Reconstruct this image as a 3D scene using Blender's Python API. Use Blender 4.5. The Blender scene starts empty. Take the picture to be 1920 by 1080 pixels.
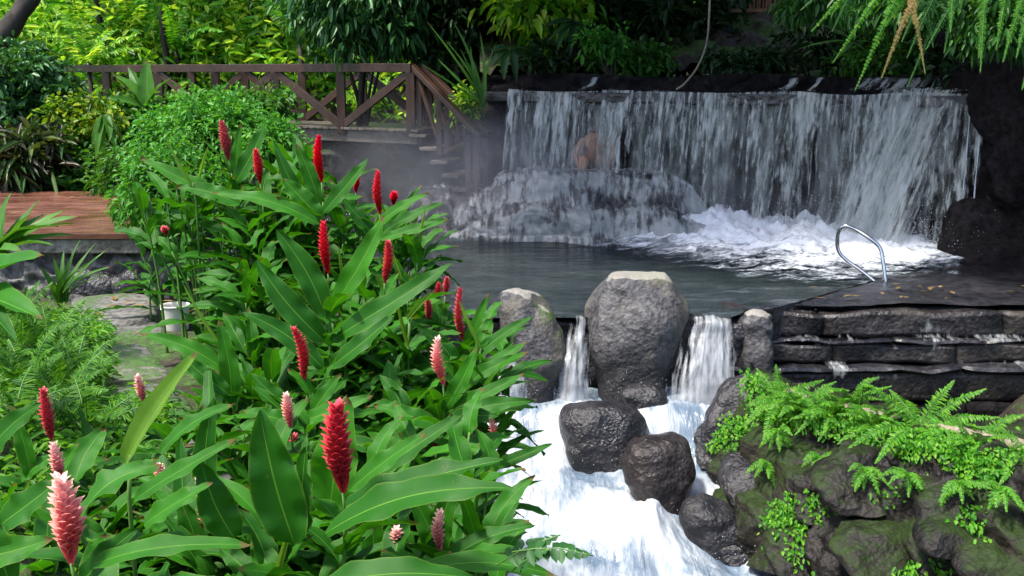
import bpy, bmesh, math, random
import numpy as np
from mathutils import Vector, Matrix, noise
from math import radians as R
C = bpy.context.scene
COL = C.collection
random.seed(7)
rng = np.random.default_rng(11)
PITCH = R(11.1); F = 2059.0; EYE = Vector((0, 0, 2.2))

# ------------------------------------------------------------------ helpers
def ray(px, py):
    u = (px-960)/F; v = (540-py)/F
    return Vector((u, math.cos(PITCH)+v*math.sin(PITCH), -math.sin(PITCH)+v*math.cos(PITCH)))
def at(px, py, Y):                       # point seen at a photo position, Y metres ahead
    d = ray(px, py); return EYE + d*(Y/d.y)
def atz(px, py, z):
    d = ray(px, py); return EYE + d*((z-EYE.z)/d.z)
def empty(name, loc=(0, 0, 0)):
    o = bpy.data.objects.new(name, None); COL.objects.link(o); o.location = loc
    o.empty_display_size = .1
    return o
def tag(o, label=None, cat=None, group=None, kind=None):
    if label: o['label'] = label
    if cat: o['category'] = cat
    if group: o['group'] = group
    if kind: o['kind'] = kind
    return o
def mesh_np(name, verts, faces, m, parent=None, smooth=True, uv=None, off=None):
    """faces: list of index tuples or an (n,k) array; verts in world space; off = origin of the parent"""
    verts = np.asarray(verts, dtype=np.float64).reshape(-1, 3)
    if off is not None: verts = verts - np.array(off)
    me = bpy.data.meshes.new(name)
    if isinstance(faces, np.ndarray):
        n, k = faces.shape
        me.vertices.add(len(verts)); me.vertices.foreach_set('co', verts.astype(np.float32).ravel())
        me.loops.add(n*k); me.loops.foreach_set('vertex_index', faces.astype(np.int32).ravel())
        me.polygons.add(n); me.polygons.foreach_set('loop_start', np.arange(0, n*k, k, dtype=np.int32))
        try: me.polygons.foreach_set('loop_total', np.full(n, k, dtype=np.int32))
        except Exception: pass
        me.update(calc_edges=True)
    else:
        me.from_pydata([tuple(v) for v in verts], [], faces)
    if uv is not None:
        ul = me.uv_layers.new(name='UVMap')
        li = np.empty(len(me.loops), dtype=np.int32); me.loops.foreach_get('vertex_index', li)
        ul.data.foreach_set('uv', np.asarray(uv, dtype=np.float32)[li].ravel())
    if smooth: me.polygons.foreach_set('use_smooth', np.ones(len(me.polygons), dtype=bool))
    me.materials.append(m); me.update()
    o = bpy.data.objects.new(name, me); COL.objects.link(o)
    if parent: o.parent = parent
    return o
class MB:                                 # collects simple shapes into one mesh
    def __init__(s): s.v = []; s.f = []
    def box(s, c, size, rot=None):
        n = len(s.v); M = rot or Matrix.Identity(3)
        for i in (-1, 1):
            for j in (-1, 1):
                for k in (-1, 1):
                    s.v.append(Vector(c)+M@Vector((i*size[0]/2, j*size[1]/2, k*size[2]/2)))
        for q in ((0,1,3,2),(4,6,7,5),(0,4,5,1),(2,3,7,6),(0,2,6,4),(1,5,7,3)): s.f.append(tuple(n+i for i in q))
    def bar(s, a, b, w, h):              # rectangular bar
        a = Vector(a); b = Vector(b); d = (b-a); L = d.length; d.normalize()
        x = d.cross(Vector((0, 0, 1)))
        if x.length < .05: x = Vector((1, 0, 0))
        x.normalize(); z = x.cross(d).normalized()
        M = Matrix((x, d, z)).transposed()
        s.box((a+b)/2, (w, L, h), M)
    def tube(s, pts, rad, n=8, cap=True):
        pts = [Vector(p) for p in pts]; rr = rad if hasattr(rad, '__len__') else [rad]*len(pts)
        base = len(s.v); up = None
        for i, p in enumerate(pts):
            t = (pts[min(i+1, len(pts)-1)]-pts[max(i-1, 0)]).normalized()
            if up is None:
                up = t.orthogonal().normalized()
            else:
                up = (up-t*up.dot(t)).normalized()
            w = t.cross(up)
            for k in range(n):
                a = 2*math.pi*k/n
                s.v.append(p+(up*math.cos(a)+w*math.sin(a))*rr[i])
        for i in range(len(pts)-1):
            for k in range(n):
                s.f.append((base+i*n+k, base+i*n+(k+1) % n, base+(i+1)*n+(k+1) % n, base+(i+1)*n+k))
        if cap:
            s.f.append(tuple(base+k for k in range(n))[::-1])
            s.f.append(tuple(base+(len(pts)-1)*n+k for k in range(n)))
    def build(s, name, m, parent=None, off=None, smooth=False, bevel=0):
        o = mesh_np(name, s.v, s.f, m, parent, smooth, off=off)
        if bevel:
            b = o.modifiers.new('bevel', 'BEVEL'); b.width = bevel; b.segments = 2; b.limit_method = 'ANGLE'
        return o
def fbm(p, octv=4, h=.9): return noise.fractal(Vector(p), h, 2.1, octv)
def curve_pts(ctrl, n):
    ctrl = [Vector(c) for c in ctrl]
    out = []
    P = [ctrl[0]*2-ctrl[1]]+ctrl+[ctrl[-1]*2-ctrl[-2]]
    m = len(ctrl)-1
    for i in range(n+1):
        t = i/n*m; k = min(int(t), m-1); t -= k
        a, b, c, d = P[k], P[k+1], P[k+2], P[k+3]
        out.append(.5*((2*b)+(c-a)*t+(2*a-5*b+4*c-d)*t*t+(3*b-a-3*c+d)*t*t*t))
    return out

# ------------------------------------------------------------------ materials
def nm(name):
    m = bpy.data.materials.new(name); m.use_nodes = True; nt = m.node_tree; nt.nodes.clear()
    out = nt.nodes.new('ShaderNodeOutputMaterial')
    return m, nt, out
def N(nt, typ, **kw):
    n = nt.nodes.new(typ)
    for k, v in kw.items():
        if k.startswith('i_'): 
            key = k[2:].replace('_', ' ')
            n.inputs[key].default_value = v
        else: setattr(n, k, v)
    return n
def ramp(nt, src, stops, interp='LINEAR'):
    r = nt.nodes.new('ShaderNodeValToRGB'); r.color_ramp.interpolation = interp
    els = r.color_ramp.elements
    while len(els) < len(stops): els.new(.5)
    for e, (p, c) in zip(els, stops):
        e.position = p; e.color = (c[0], c[1], c[2], 1) if hasattr(c, '__len__') else (c, c, c, 1)
    nt.links.new(src, r.inputs[0]); return r
def mixrgb(nt, fac, a, b, mode='MIX'):
    n = nt.nodes.new('ShaderNodeMix'); n.data_type = 'RGBA'; n.blend_type = mode
    for sock, v in ((n.inputs[0], fac), (n.inputs[6], a), (n.inputs[7], b)):
        if hasattr(v, 'links'): nt.links.new(v, sock)
        elif hasattr(v, '__len__'): sock.default_value = (*v[:3], 1)
        else: sock.default_value = v
    return n.outputs[2]
def math_(nt, op, a, b=None, c=None, clamp=False):
    n = nt.nodes.new('ShaderNodeMath'); n.operation = op; n.use_clamp = clamp
    for i, v in enumerate((a, b, c)):
        if v is None: continue
        if hasattr(v, 'links'): nt.links.new(v, n.inputs[i])
        else: n.inputs[i].default_value = v
    return n.outputs[0]
def coords(nt, kind='Object', scale=(1, 1, 1), loc=(0, 0, 0)):
    tc = nt.nodes.new('ShaderNodeTexCoord'); mp = nt.nodes.new('ShaderNodeMapping')
    mp.inputs['Scale'].default_value = scale; mp.inputs['Location'].default_value = loc
    nt.links.new(tc.outputs[kind], mp.inputs[0]); return mp.outputs[0]
def noise_(nt, vec, scale, detail=4, rough=.55, dist=0):
    n = nt.nodes.new('ShaderNodeTexNoise'); n.inputs['Scale'].default_value = scale
    n.inputs['Detail'].default_value = detail; n.inputs['Roughness'].default_value = rough
    n.inputs['Distortion'].default_value = dist
    nt.links.new(vec, n.inputs['Vector']); return n.outputs['Fac']
def bump(nt, h, strength=.5, dist=.02):
    b = nt.nodes.new('ShaderNodeBump'); b.inputs['Strength'].default_value = strength
    b.inputs['Distance'].default_value = dist; nt.links.new(h, b.inputs['Height']); return b.outputs[0]

def leaf_mat(name, cols, transl=.35, rough=.4, spec=.5, bumpy=0):
    """many small leaves: each leaf its own tone"""
    m, nt, out = nm(name)
    g = N(nt, 'ShaderNodeNewGeometry')
    k = len(cols); r = ramp(nt, g.outputs['Random Per Island'], [(i/(k-1) if k > 1 else 0, c) for i, c in enumerate(cols)])
    nz = noise_(nt, coords(nt), 1.3, 3)
    hs = N(nt, 'ShaderNodeHueSaturation')
    hs.inputs['Value'].default_value = 1.0
    nt.links.new(math_(nt, 'MULTIPLY_ADD', nz, 1.1, .45), hs.inputs['Value'])
    nt.links.new(r.outputs[0], hs.inputs['Color'])
    p = N(nt, 'ShaderNodeBsdfPrincipled'); p.inputs['Roughness'].default_value = rough
    p.inputs['Specular IOR Level'].default_value = spec*.5
    nt.links.new(hs.outputs[0], p.inputs['Base Color'])
    t = N(nt, 'ShaderNodeBsdfTranslucent')
    c2 = mixrgb(nt, 1.0, hs.outputs[0], (1.5, 1.35, .45), 'MULTIPLY'); nt.links.new(c2, t.inputs[0])
    mx = N(nt, 'ShaderNodeMixShader'); mx.inputs[0].default_value = transl
    nt.links.new(p.outputs[0], mx.inputs[1]); nt.links.new(t.outputs[0], mx.inputs[2])
    nt.links.new(mx.outputs[0], out.inputs[0]); return m

def big_leaf_mat(name, c_dark, c_light, rib, transl=.3, rough=.33):
    c_dark = [c*.8 for c in c_dark]
    """large leaf with midrib and side veins, UV: x across (-1..1 -> 0..1), y along"""
    m, nt, out = nm(name)
    tc = N(nt, 'ShaderNodeTexCoord'); sp = N(nt, 'ShaderNodeSeparateXYZ'); nt.links.new(tc.outputs['UV'], sp.inputs[0])
    ax = math_(nt, 'ABSOLUTE', math_(nt, 'MULTIPLY_ADD', sp.outputs[0], 2, -1))
    g = N(nt, 'ShaderNodeNewGeometry'); rnd = g.outputs['Random Per Island']
    # side veins: stripes leaving the midrib at a slant
    ph = math_(nt, 'MULTIPLY_ADD', sp.outputs[1], 260, math_(nt, 'MULTIPLY', ax, -55))
    vein = math_(nt, 'SINE', ph)
    ribm = ramp(nt, ax, [(0, .8), (.022, .55), (.05, 0)]).outputs[0]
    base = ramp(nt, rnd, [(0, c_dark), (.55, [(a+b)/2 for a, b in zip(c_dark, c_light)]), (.9, c_light), (.96, [c_light[0]*1.7, c_light[1]*1.2, c_light[2]]), (1, (.26, .30, .04))]).outputs[0]
    nz = noise_(nt, coords(nt), 9, 4)
    base = mixrgb(nt, ramp(nt, nz, [(.3, 0), (.75, .55)]).outputs[0], base, [c*.62 for c in c_dark])
    base = mixrgb(nt, math_(nt, 'MULTIPLY_ADD', vein, .06, .06), base, [c*1.4 for c in c_light])
    # yellowish edge + rare brown spots
    edge = ramp(nt, ax, [(.9, 0), (1, .5)]).outputs[0]
    base = mixrgb(nt, edge, base, (.16, .26, .03))
    spots = ramp(nt, noise_(nt, coords(nt), 42, 2), [(.70, 0), (.76, .7)]).outputs[0]
    base = mixrgb(nt, spots, base, (.13, .12, .03))
    base = mixrgb(nt, ribm, base, rib)
    tipk = math_(nt, 'MULTIPLY', ramp(nt, math_(nt, 'ADD', sp.outputs[1], math_(nt, 'MULTIPLY', nz, .08)), [(.955, 0), (.99, 1)]).outputs[0], ramp(nt, rnd, [(.35, 0), (.5, .9)]).outputs[0])
    base = mixrgb(nt, tipk, base, (.14, .09, .03))
    p = N(nt, 'ShaderNodeBsdfPrincipled'); nt.links.new(base, p.inputs['Base Color'])
    nt.links.new(math_(nt, 'MULTIPLY_ADD', nz, .3, rough-.12), p.inputs['Roughness']); p.inputs['Specular IOR Level'].default_value = .25
    hgt = math_(nt, 'ADD', math_(nt, 'MULTIPLY', vein, .3), math_(nt, 'MULTIPLY', ribm, -2))
    nt.links.new(bump(nt, hgt, .35, .002), p.inputs['Normal'])
    t = N(nt, 'ShaderNodeBsdfTranslucent'); nt.links.new(mixrgb(nt, 1, base, (1.5, 1.35, .4), 'MULTIPLY'), t.inputs[0])
    mx = N(nt, 'ShaderNodeMixShader'); mx.inputs[0].default_value = transl
    nt.links.new(p.outputs[0], mx.inputs[1]); nt.links.new(t.outputs[0], mx.inputs[2])
    nt.links.new(mx.outputs[0], out.inputs[0]); return m

def rock_mat(name, dark, light, wet=.5, moss=0., scale=4, mosscol=(.045, .10, .015), lichen=0, white=0, waterline=None, spec=None):
    m, nt, out = nm(name)
    co = coords(nt)
    n1 = noise_(nt, co, scale, 8, .62); n2 = noise_(nt, co, scale*6, 6, .6); n3 = noise_(nt, co, scale*.45, 3)
    vo = N(nt, 'ShaderNodeTexVoronoi'); vo.inputs['Scale'].default_value = scale*9; nt.links.new(co, vo.inputs['Vector'])
    base = ramp(nt, n1, [(.3, dark), (.68, light)]).outputs[0]
    base = mixrgb(nt, ramp(nt, n2, [(.40, 0), (.60, .8)]).outputs[0], base, [c*.4 for c in dark])
    if lichen:
        base = mixrgb(nt, ramp(nt, n3, [(.5, 0), (.62, lichen)]).outputs[0], base, (.19, .165, .10))
    if moss:
        g = N(nt, 'ShaderNodeNewGeometry'); s = N(nt, 'ShaderNodeSeparateXYZ'); nt.links.new(g.outputs['Normal'], s.inputs[0])
        mk = math_(nt, 'ADD', math_(nt, 'MULTIPLY', s.outputs[2], .25), n3)
        mk = math_(nt, 'ADD', mk, math_(nt, 'MULTIPLY', n2, .35))
        mk = ramp(nt, mk, [(.98-moss*.5, 0), (1.12-moss*.5, 1)]).outputs[0]
        mc = ramp(nt, n2, [(.3, [c*.5 for c in mosscol]), (.7, [c*1.4 for c in mosscol])]).outputs[0]
        base = mixrgb(nt, mk, base, mc)
    if white:  # upward faces painted paler: light from above put into the stone colour
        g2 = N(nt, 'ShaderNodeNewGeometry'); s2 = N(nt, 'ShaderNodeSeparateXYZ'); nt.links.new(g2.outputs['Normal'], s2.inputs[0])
        top_lit = ramp(nt, math_(nt, 'MULTIPLY_ADD', n1, .5, s2.outputs[2]), [(.95, 0), (1.15, white)]).outputs[0]
        base = mixrgb(nt, top_lit, base, (.27, .255, .225))
    if waterline is not None:      # stone kept wet and dark by the stream
        s3 = N(nt, 'ShaderNodeSeparateXYZ'); nt.links.new(co, s3.inputs[0])
        wl_ = ramp(nt, math_(nt, 'ADD', math_(nt, 'SUBTRACT', s3.outputs[2], waterline), math_(nt, 'MULTIPLY', n3, .6)), [(.22, 1), (.42, 0)]).outputs[0]
        base = mixrgb(nt, wl_, base, [c*.35 for c in dark])
    p = N(nt, 'ShaderNodeBsdfPrincipled'); nt.links.new(base, p.inputs['Base Color'])
    nt.links.new(ramp(nt, n3, [(.35, max(.08, .75-wet)), (.65, .85-wet*.5)]).outputs[0], p.inputs['Roughness'])
    p.inputs['Specular IOR Level'].default_value = .35+.4*wet if spec is None else spec
    h = math_(nt, 'ADD', n1, math_(nt, 'MULTIPLY', n2, .35)); h = math_(nt, 'ADD', h, math_(nt, 'MULTIPLY', vo.outputs[0], .15))
    nt.links.new(bump(nt, h, .85, .05), p.inputs['Normal'])
    nt.links.new(p.outputs[0], out.inputs[0]); return m

def wood_mat(name, dark, light, rough=.6, axis='X'):
    m, nt, out = nm(name)
    sc = (1, 14, 14) if axis == 'X' else ((14, 14, 1) if axis == 'Z' else (14, 1, 14))
    n1 = noise_(nt, coords(nt, scale=sc), 2.5, 6, .6, .4); n2 = noise_(nt, coords(nt), 2.2, 4)
    base = ramp(nt, n1, [(.3, dark), (.7, light)]).outputs[0]
    base = mixrgb(nt, ramp(nt, n2, [(.4, 0), (.65, .6)]).outputs[0], base, [c*.4 for c in dark])
    p = N(nt, 'ShaderNodeBsdfPrincipled'); nt.links.new(base, p.inputs['Base Color'])
    nt.links.new(ramp(nt, n2, [(.35, rough), (.65, rough*.45)]).outputs[0], p.inputs['Roughness'])
    nt.links.new(bump(nt, n1, .4, .01), p.inputs['Normal'])
    nt.links.new(p.outputs[0], out.inputs[0]); return m

def fall_mat(name, lo=.44, hi=.6, sx=26, sy=2.2, seed=0, col=(.72, .76, .80), maxa=.95):
    """falling water: white strands and beads, clear between them. UV in metres (x across, y down); edge alpha in 'fade' attr"""
    m, nt, out = nm(name)
    a = noise_(nt, coords(nt, 'UV', (sx, sy, 1), (seed, seed*2, 0)), 1, 5, .62, .25)      # strands
    b = noise_(nt, coords(nt, 'UV', (sx*1.3, sy*3.2, 1), (seed*3, 0, 0)), 1, 4, .6, .3)      # beads
    c = noise_(nt, coords(nt, 'UV', (2.3, .18, 1), (seed*1.7, 0, 0)), 1, 3, .5)              # broad gaps
    s = math_(nt, 'ADD', math_(nt, 'MULTIPLY', a, .42), math_(nt, 'MULTIPLY', b, .30))
    s = math_(nt, 'ADD', s, math_(nt, 'MULTIPLY', c, .41))
    at_ = N(nt, 'ShaderNodeAttribute'); at_.attribute_name = 'fade'
    s = math_(nt, 'ADD', s, math_(nt, 'MULTIPLY_ADD', at_.outputs['Fac'], .8, -.8))
    al = ramp(nt, s, [(lo, 0), (hi, maxa)]).outputs[0]
    p = N(nt, 'ShaderNodeBsdfPrincipled'); p.inputs['Roughness'].default_value = .25
    cc = ramp(nt, b, [(.3, [x*.62 for x in col]), (.65, col)]).outputs[0]
    nt.links.new(cc, p.inputs['Base Color'])
    nt.links.new(bump(nt, s, .8, .03), p.inputs['Normal'])
    tl = N(nt, 'ShaderNodeBsdfTranslucent'); tl.inputs[0].default_value = (*col, 1)
    m2 = N(nt, 'ShaderNodeMixShader'); m2.inputs[0].default_value = .3
    nt.links.new(p.outputs[0], m2.inputs[1]); nt.links.new(tl.outputs[0], m2.inputs[2])
    tr = N(nt, 'ShaderNodeBsdfTransparent')
    mx = N(nt, 'ShaderNodeMixShader'); nt.links.new(al, mx.inputs[0]); nt.links.new(tr.outputs[0], mx.inputs[1]); nt.links.new(m2.outputs[0], mx.inputs[2])
    nt.links.new(mx.outputs[0], out.inputs[0]); return m

M = {}
M['ginger'] = big_leaf_mat('ginger_leaf', (.015, .118, .006), (.046, .228, .010), (.17, .38, .04), .36, .46)
M['ginger_young'] = big_leaf_mat('young_leaf', (.13, .30, .035), (.20, .38, .05), (.35, .50, .15), .45)
M['strap'] = big_leaf_mat('strap_leaf', (.045, .17, .02), (.10, .28, .035), (.2, .38, .08), .35)
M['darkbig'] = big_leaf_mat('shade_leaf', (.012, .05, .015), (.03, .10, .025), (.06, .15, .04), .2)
M['leaf_bright'] = leaf_mat('leaf_bright', [(.03, .13, .010), (.11, .33, .016), (.24, .50, .03), (.58, .74, .13)], .5)  # palest tones are sunlight on the foliage, put into the leaf colour
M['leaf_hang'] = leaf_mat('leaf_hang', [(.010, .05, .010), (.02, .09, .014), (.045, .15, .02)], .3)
M['leaf_far'] = leaf_mat('leaf_far', [(.025, .12, .012), (.08, .28, .018), (.18, .43, .03), (.46, .63, .10)], .45)  # pale end carries sun dapple, put into the colour of far leaves
M['leaf_mid'] = leaf_mat('leaf_mid', [(.02, .09, .015), (.045, .16, .02), (.08, .22, .03)], .35)
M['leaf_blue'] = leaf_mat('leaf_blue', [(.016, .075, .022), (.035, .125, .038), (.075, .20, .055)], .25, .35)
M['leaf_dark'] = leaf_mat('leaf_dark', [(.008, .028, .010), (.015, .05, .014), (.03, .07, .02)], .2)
M['leaf_fine'] = leaf_mat('leaf_fine', [(.03, .15, .018), (.055, .24, .03), (.12, .34, .045)], .35, .45)
M['leaf_yellow'] = leaf_mat('leaf_yellow', [(.03, .11, .012), (.08, .20, .016), (.14, .27, .02), (.36, .44, .05)], .4)
M['leaf_purple'] = leaf_mat('leaf_purple', [(.018, .012, .012), (.03, .03, .016), (.025, .08, .02), (.12, .16, .05)], .2)
M['fern'] = leaf_mat('fern_green', [(.035, .17, .010), (.07, .27, .014), (.17, .38, .025)], .4, .45)
M['fern_mid'] = leaf_mat('fern_mid', [(.03, .14, .012), (.06, .22, .018), (.12, .30, .03)], .35, .5)
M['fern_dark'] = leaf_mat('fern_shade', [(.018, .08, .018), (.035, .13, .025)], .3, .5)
M['fern_dry'] = leaf_mat('fern_dry', [(.20, .13, .04), (.30, .20, .07)], .3, .6)
M['cover'] = leaf_mat('ground_cover_leaf', [(.02, .10, .008), (.05, .19, .012), (.13, .32, .02)], .4, .5)
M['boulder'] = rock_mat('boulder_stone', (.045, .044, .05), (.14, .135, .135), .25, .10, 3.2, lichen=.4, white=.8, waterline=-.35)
M['wetrock'] = rock_mat('wet_rock', (.006, .006, .009), (.040, .037, .043), .52, 0, 4.0, spec=.5)
M['brownrock'] = rock_mat('wet_brown_rock', (.008, .005, .006), (.036, .025, .023), .55, 0, 3.6, spec=.5)
M['mossrock'] = rock_mat('mossy_rock', (.005, .0045, .0045), (.022, .018, .015), .3, .40, 3.2, (.014, .028, .004), lichen=.12, spec=.25)
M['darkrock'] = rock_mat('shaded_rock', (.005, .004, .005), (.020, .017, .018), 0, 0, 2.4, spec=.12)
M['ledgerock'] = rock_mat('wet_ledge_stone', (.012, .010, .011), (.062, .054, .052), .5, 0, 3.0, lichen=.12, spec=.45)
M['slab'] = rock_mat('slab_stone', (.10, .095, .09), (.22, .21, .19), .3, .15, 2.5, lichen=.4)
M['wetslab'] = rock_mat('wet_slab', (.010, .010, .013), (.042, .040, .046), .68, 0, 1.6, spec=.55)
M['soil'] = rock_mat('soil', (.018, .012, .008), (.06, .042, .025), .1, .25, 3)
M['rail'] = wood_mat('rail_wood', (.020, .009, .005), (.060, .026, .014), .6)
M['railz'] = wood_mat('post_wood', (.022, .010, .006), (.068, .030, .017), .6, 'Z')
M['plank'] = wood_mat('plank_wood', (.06, .05, .04), (.16, .14, .115), .5)
M['redwood'] = wood_mat('wet_red_planks', (.085, .026, .015), (.26, .115, .075), .36)
M['bark'] = wood_mat('bark', (.010, .008, .006), (.035, .027, .02), .9, 'Z')
M['palebark'] = wood_mat('pale_branch', (.16, .13, .09), (.36, .30, .22), .7)
M['bamboo'] = wood_mat('bamboo', (.12, .05, .025), (.32, .17, .08), .55, 'Z')
def flat(name, col, rough=.5, metal=0, spec=.5, sss=0, transl=0):
    m, nt, out = nm(name)
    p = N(nt, 'ShaderNodeBsdfPrincipled'); n = noise_(nt, coords(nt), 14, 5)
    nt.links.new(mixrgb(nt, ramp(nt, n, [(.35, 0), (.7, .5)]).outputs[0], col, [c*.6 for c in col]), p.inputs['Base Color'])
    p.inputs['Roughness'].default_value = rough; p.inputs['Metallic'].default_value = metal
    p.inputs['Specular IOR Level'].default_value = spec
    nt.links.new(bump(nt, n, .15, .003), p.inputs['Normal'])
    if transl:
        t = N(nt, 'ShaderNodeBsdfTranslucent'); t.inputs[0].default_value = (*col, 1)
        mx = N(nt, 'ShaderNodeMixShader'); mx.inputs[0].default_value = transl
        nt.links.new(p.outputs[0], mx.inputs[1]); nt.links.new(t.outputs[0], mx.inputs[2]); nt.links.new(mx.outputs[0], out.inputs[0])
    else: nt.links.new(p.outputs[0], out.inputs[0])
    return m
M['stem'] = flat('cane', (.10, .22, .04), .45)
M['twig'] = flat('twig', (.06, .06, .025), .7)
M['steel'] = flat('steel', (.72, .72, .74), .16, 1)
M['bucket'] = flat('white_plastic', (.62, .60, .56), .45)
M['skin'] = flat('skin', (.52, .23, .12), .5)
M['hair'] = flat('hair', (.10, .04, .02), .6)
def bract_mat(name, cols, tip):
    m, nt, out = nm(name)
    tc = N(nt, 'ShaderNodeTexCoord'); sp = N(nt, 'ShaderNodeSeparateXYZ'); nt.links.new(tc.outputs['UV'], sp.inputs[0])
    g = N(nt, 'ShaderNodeNewGeometry')
    base = ramp(nt, sp.outputs[1], [(0, cols[0]), (.5, cols[1]), (1, cols[2])]).outputs[0]     # y: base to top of the spike
    base = mixrgb(nt, ramp(nt, sp.outputs[0], [(.55, 0), (1, .8)]).outputs[0], base, tip)         # x: root to tip of a bract
    base = mixrgb(nt, math_(nt, 'MULTIPLY', g.outputs['Random Per Island'], .35), base, [c*.5 for c in cols[1]])
    oi = N(nt, 'ShaderNodeObjectInfo'); hs = N(nt, 'ShaderNodeHueSaturation'); nt.links.new(base, hs.inputs['Color'])
    nt.links.new(math_(nt, 'MULTIPLY_ADD', oi.outputs['Random'], .3, .95), hs.inputs['Value']); nt.links.new(math_(nt, 'MULTIPLY_ADD', oi.outputs['Random'], .2, .85), hs.inputs['Saturation']); base = hs.outputs[0]
    old = ramp(nt, noise_(nt, coords(nt), 60, 2), [(.60, 0), (.70, .7)]).outputs[0]
    base = mixrgb(nt, old, base, (.22, .07, .03))
    p = N(nt, 'ShaderNodeBsdfPrincipled'); nt.links.new(base, p.inputs['Base Color']); p.inputs['Roughness'].default_value = .38
    t = N(nt, 'ShaderNodeBsdfTranslucent'); nt.links.new(base, t.inputs[0])
    mx = N(nt, 'ShaderNodeMixShader'); mx.inputs[0].default_value = .25
    nt.links.new(p.outputs[0], mx.inputs[1]); nt.links.new(t.outputs[0], mx.inputs[2]); nt.links.new(mx.outputs[0], out.inputs[0]); return m
M['red'] = bract_mat('red_bract', [(.44, .010, .012), (.62, .012, .022), (.60, .016, .05)], (.70, .05, .09))
M['pink'] = bract_mat('pink_bract', [(.70, .10, .11), (.80, .25, .23), (.90, .62, .57)], (.90, .47, .40))

def water_mat():
    m, nt, out = nm('pool_water')
    co = coords(nt, scale=(1, 2.6, 1))
    n1 = noise_(nt, co, 1.6, 5, .6, .6); n2 = noise_(nt, co, 8, 4, .6)
    p = N(nt, 'ShaderNodeBsdfPrincipled')
    nt.links.new(ramp(nt, n1, [(.3, (.006, .012, .013)), (.7, (.024, .036, .038))]).outputs[0], p.inputs['Base Color'])
    p.inputs['Roughness'].default_value = .09; p.inputs['IOR'].default_value = 1.33
    h = math_(nt, 'ADD', n1, math_(nt, 'MULTIPLY', n2, .35))
    nt.links.new(bump(nt, h, 1.0, .16), p.inputs['Normal'])
    nt.links.new(p.outputs[0], out.inputs[0]); return m
M['water'] = water_mat()
def foam_mat(name, lo, hi, sx=1.6, sy=4, wat=(.10, .15, .20), white=(.86, .88, .90), alpha=False, seed=0):
    """churned water: foam over clear water; 'fade' = how much foam"""
    m, nt, out = nm(name)
    co = coords(nt, 'UV', (sx, sy, 1), (seed, seed, 0))
    n1 = noise_(nt, co, 1.6, 7, .62, .9); n2 = noise_(nt, co, 7, 5, .65, .5)
    at_ = N(nt, 'ShaderNodeAttribute'); at_.attribute_name = 'fade'
    s = math_(nt, 'ADD', math_(nt, 'MULTIPLY', n1, .7), math_(nt, 'MULTIPLY', n2, .3))
    s = math_(nt, 'ADD', s, math_(nt, 'MULTIPLY_ADD', at_.outputs['Fac'], .7, -.7))
    k = ramp(nt, s, [(lo, 0), (hi, 1)]).outputs[0]
    cl = mixrgb(nt, k, wat, white)
    p = N(nt, 'ShaderNodeBsdfPrincipled'); nt.links.new(white and cl, p.inputs['Base Color'])
    nt.links.new(ramp(nt, k, [(0, .12), (1, .7)]).outputs[0], p.inputs['Roughness'])
    nt.links.new(bump(nt, s, .7, .06), p.inputs['Normal'])
    if alpha:
        tr = N(nt, 'ShaderNodeBsdfTransparent'); mx = N(nt, 'ShaderNodeMixShader'); nt.links.new(k, mx.inputs[0])
        p.inputs['Base Color'].default_value = (*white, 1)
        nt.links.new(tr.outputs[0], mx.inputs[1]); nt.links.new(p.outputs[0], mx.inputs[2]); nt.links.new(mx.outputs[0], out.inputs[0])
    else: nt.links.new(p.outputs[0], out.inputs[0])
    return m
M['foam'] = foam_mat('pool_foam', .30, .52, 1.8, 3.6, white=(.84, .87, .92), alpha=True)
M['rapids'] = foam_mat('rapids_water', .33, .62, 3.6, .85, wat=(.12, .17, .23), white=(.51, .545, .58))
M['fall1'] = fall_mat('curtain_front', .53, .66, 15, 1.3, 1, (.60, .64, .62), .90)
M['fall2'] = fall_mat('curtain_back', .44, .68, 6.5, .55, 9, (.42, .46, .44), .70)
M['ledgefall'] = fall_mat('ledge_water', .49, .65, 13, 1.9, 4, (.56, .59, .59), .85)
M['smallfall'] = fall_mat('spill_water', .50, .68, 17, 1.3, 6, (.60, .63, .66), .88)

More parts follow.
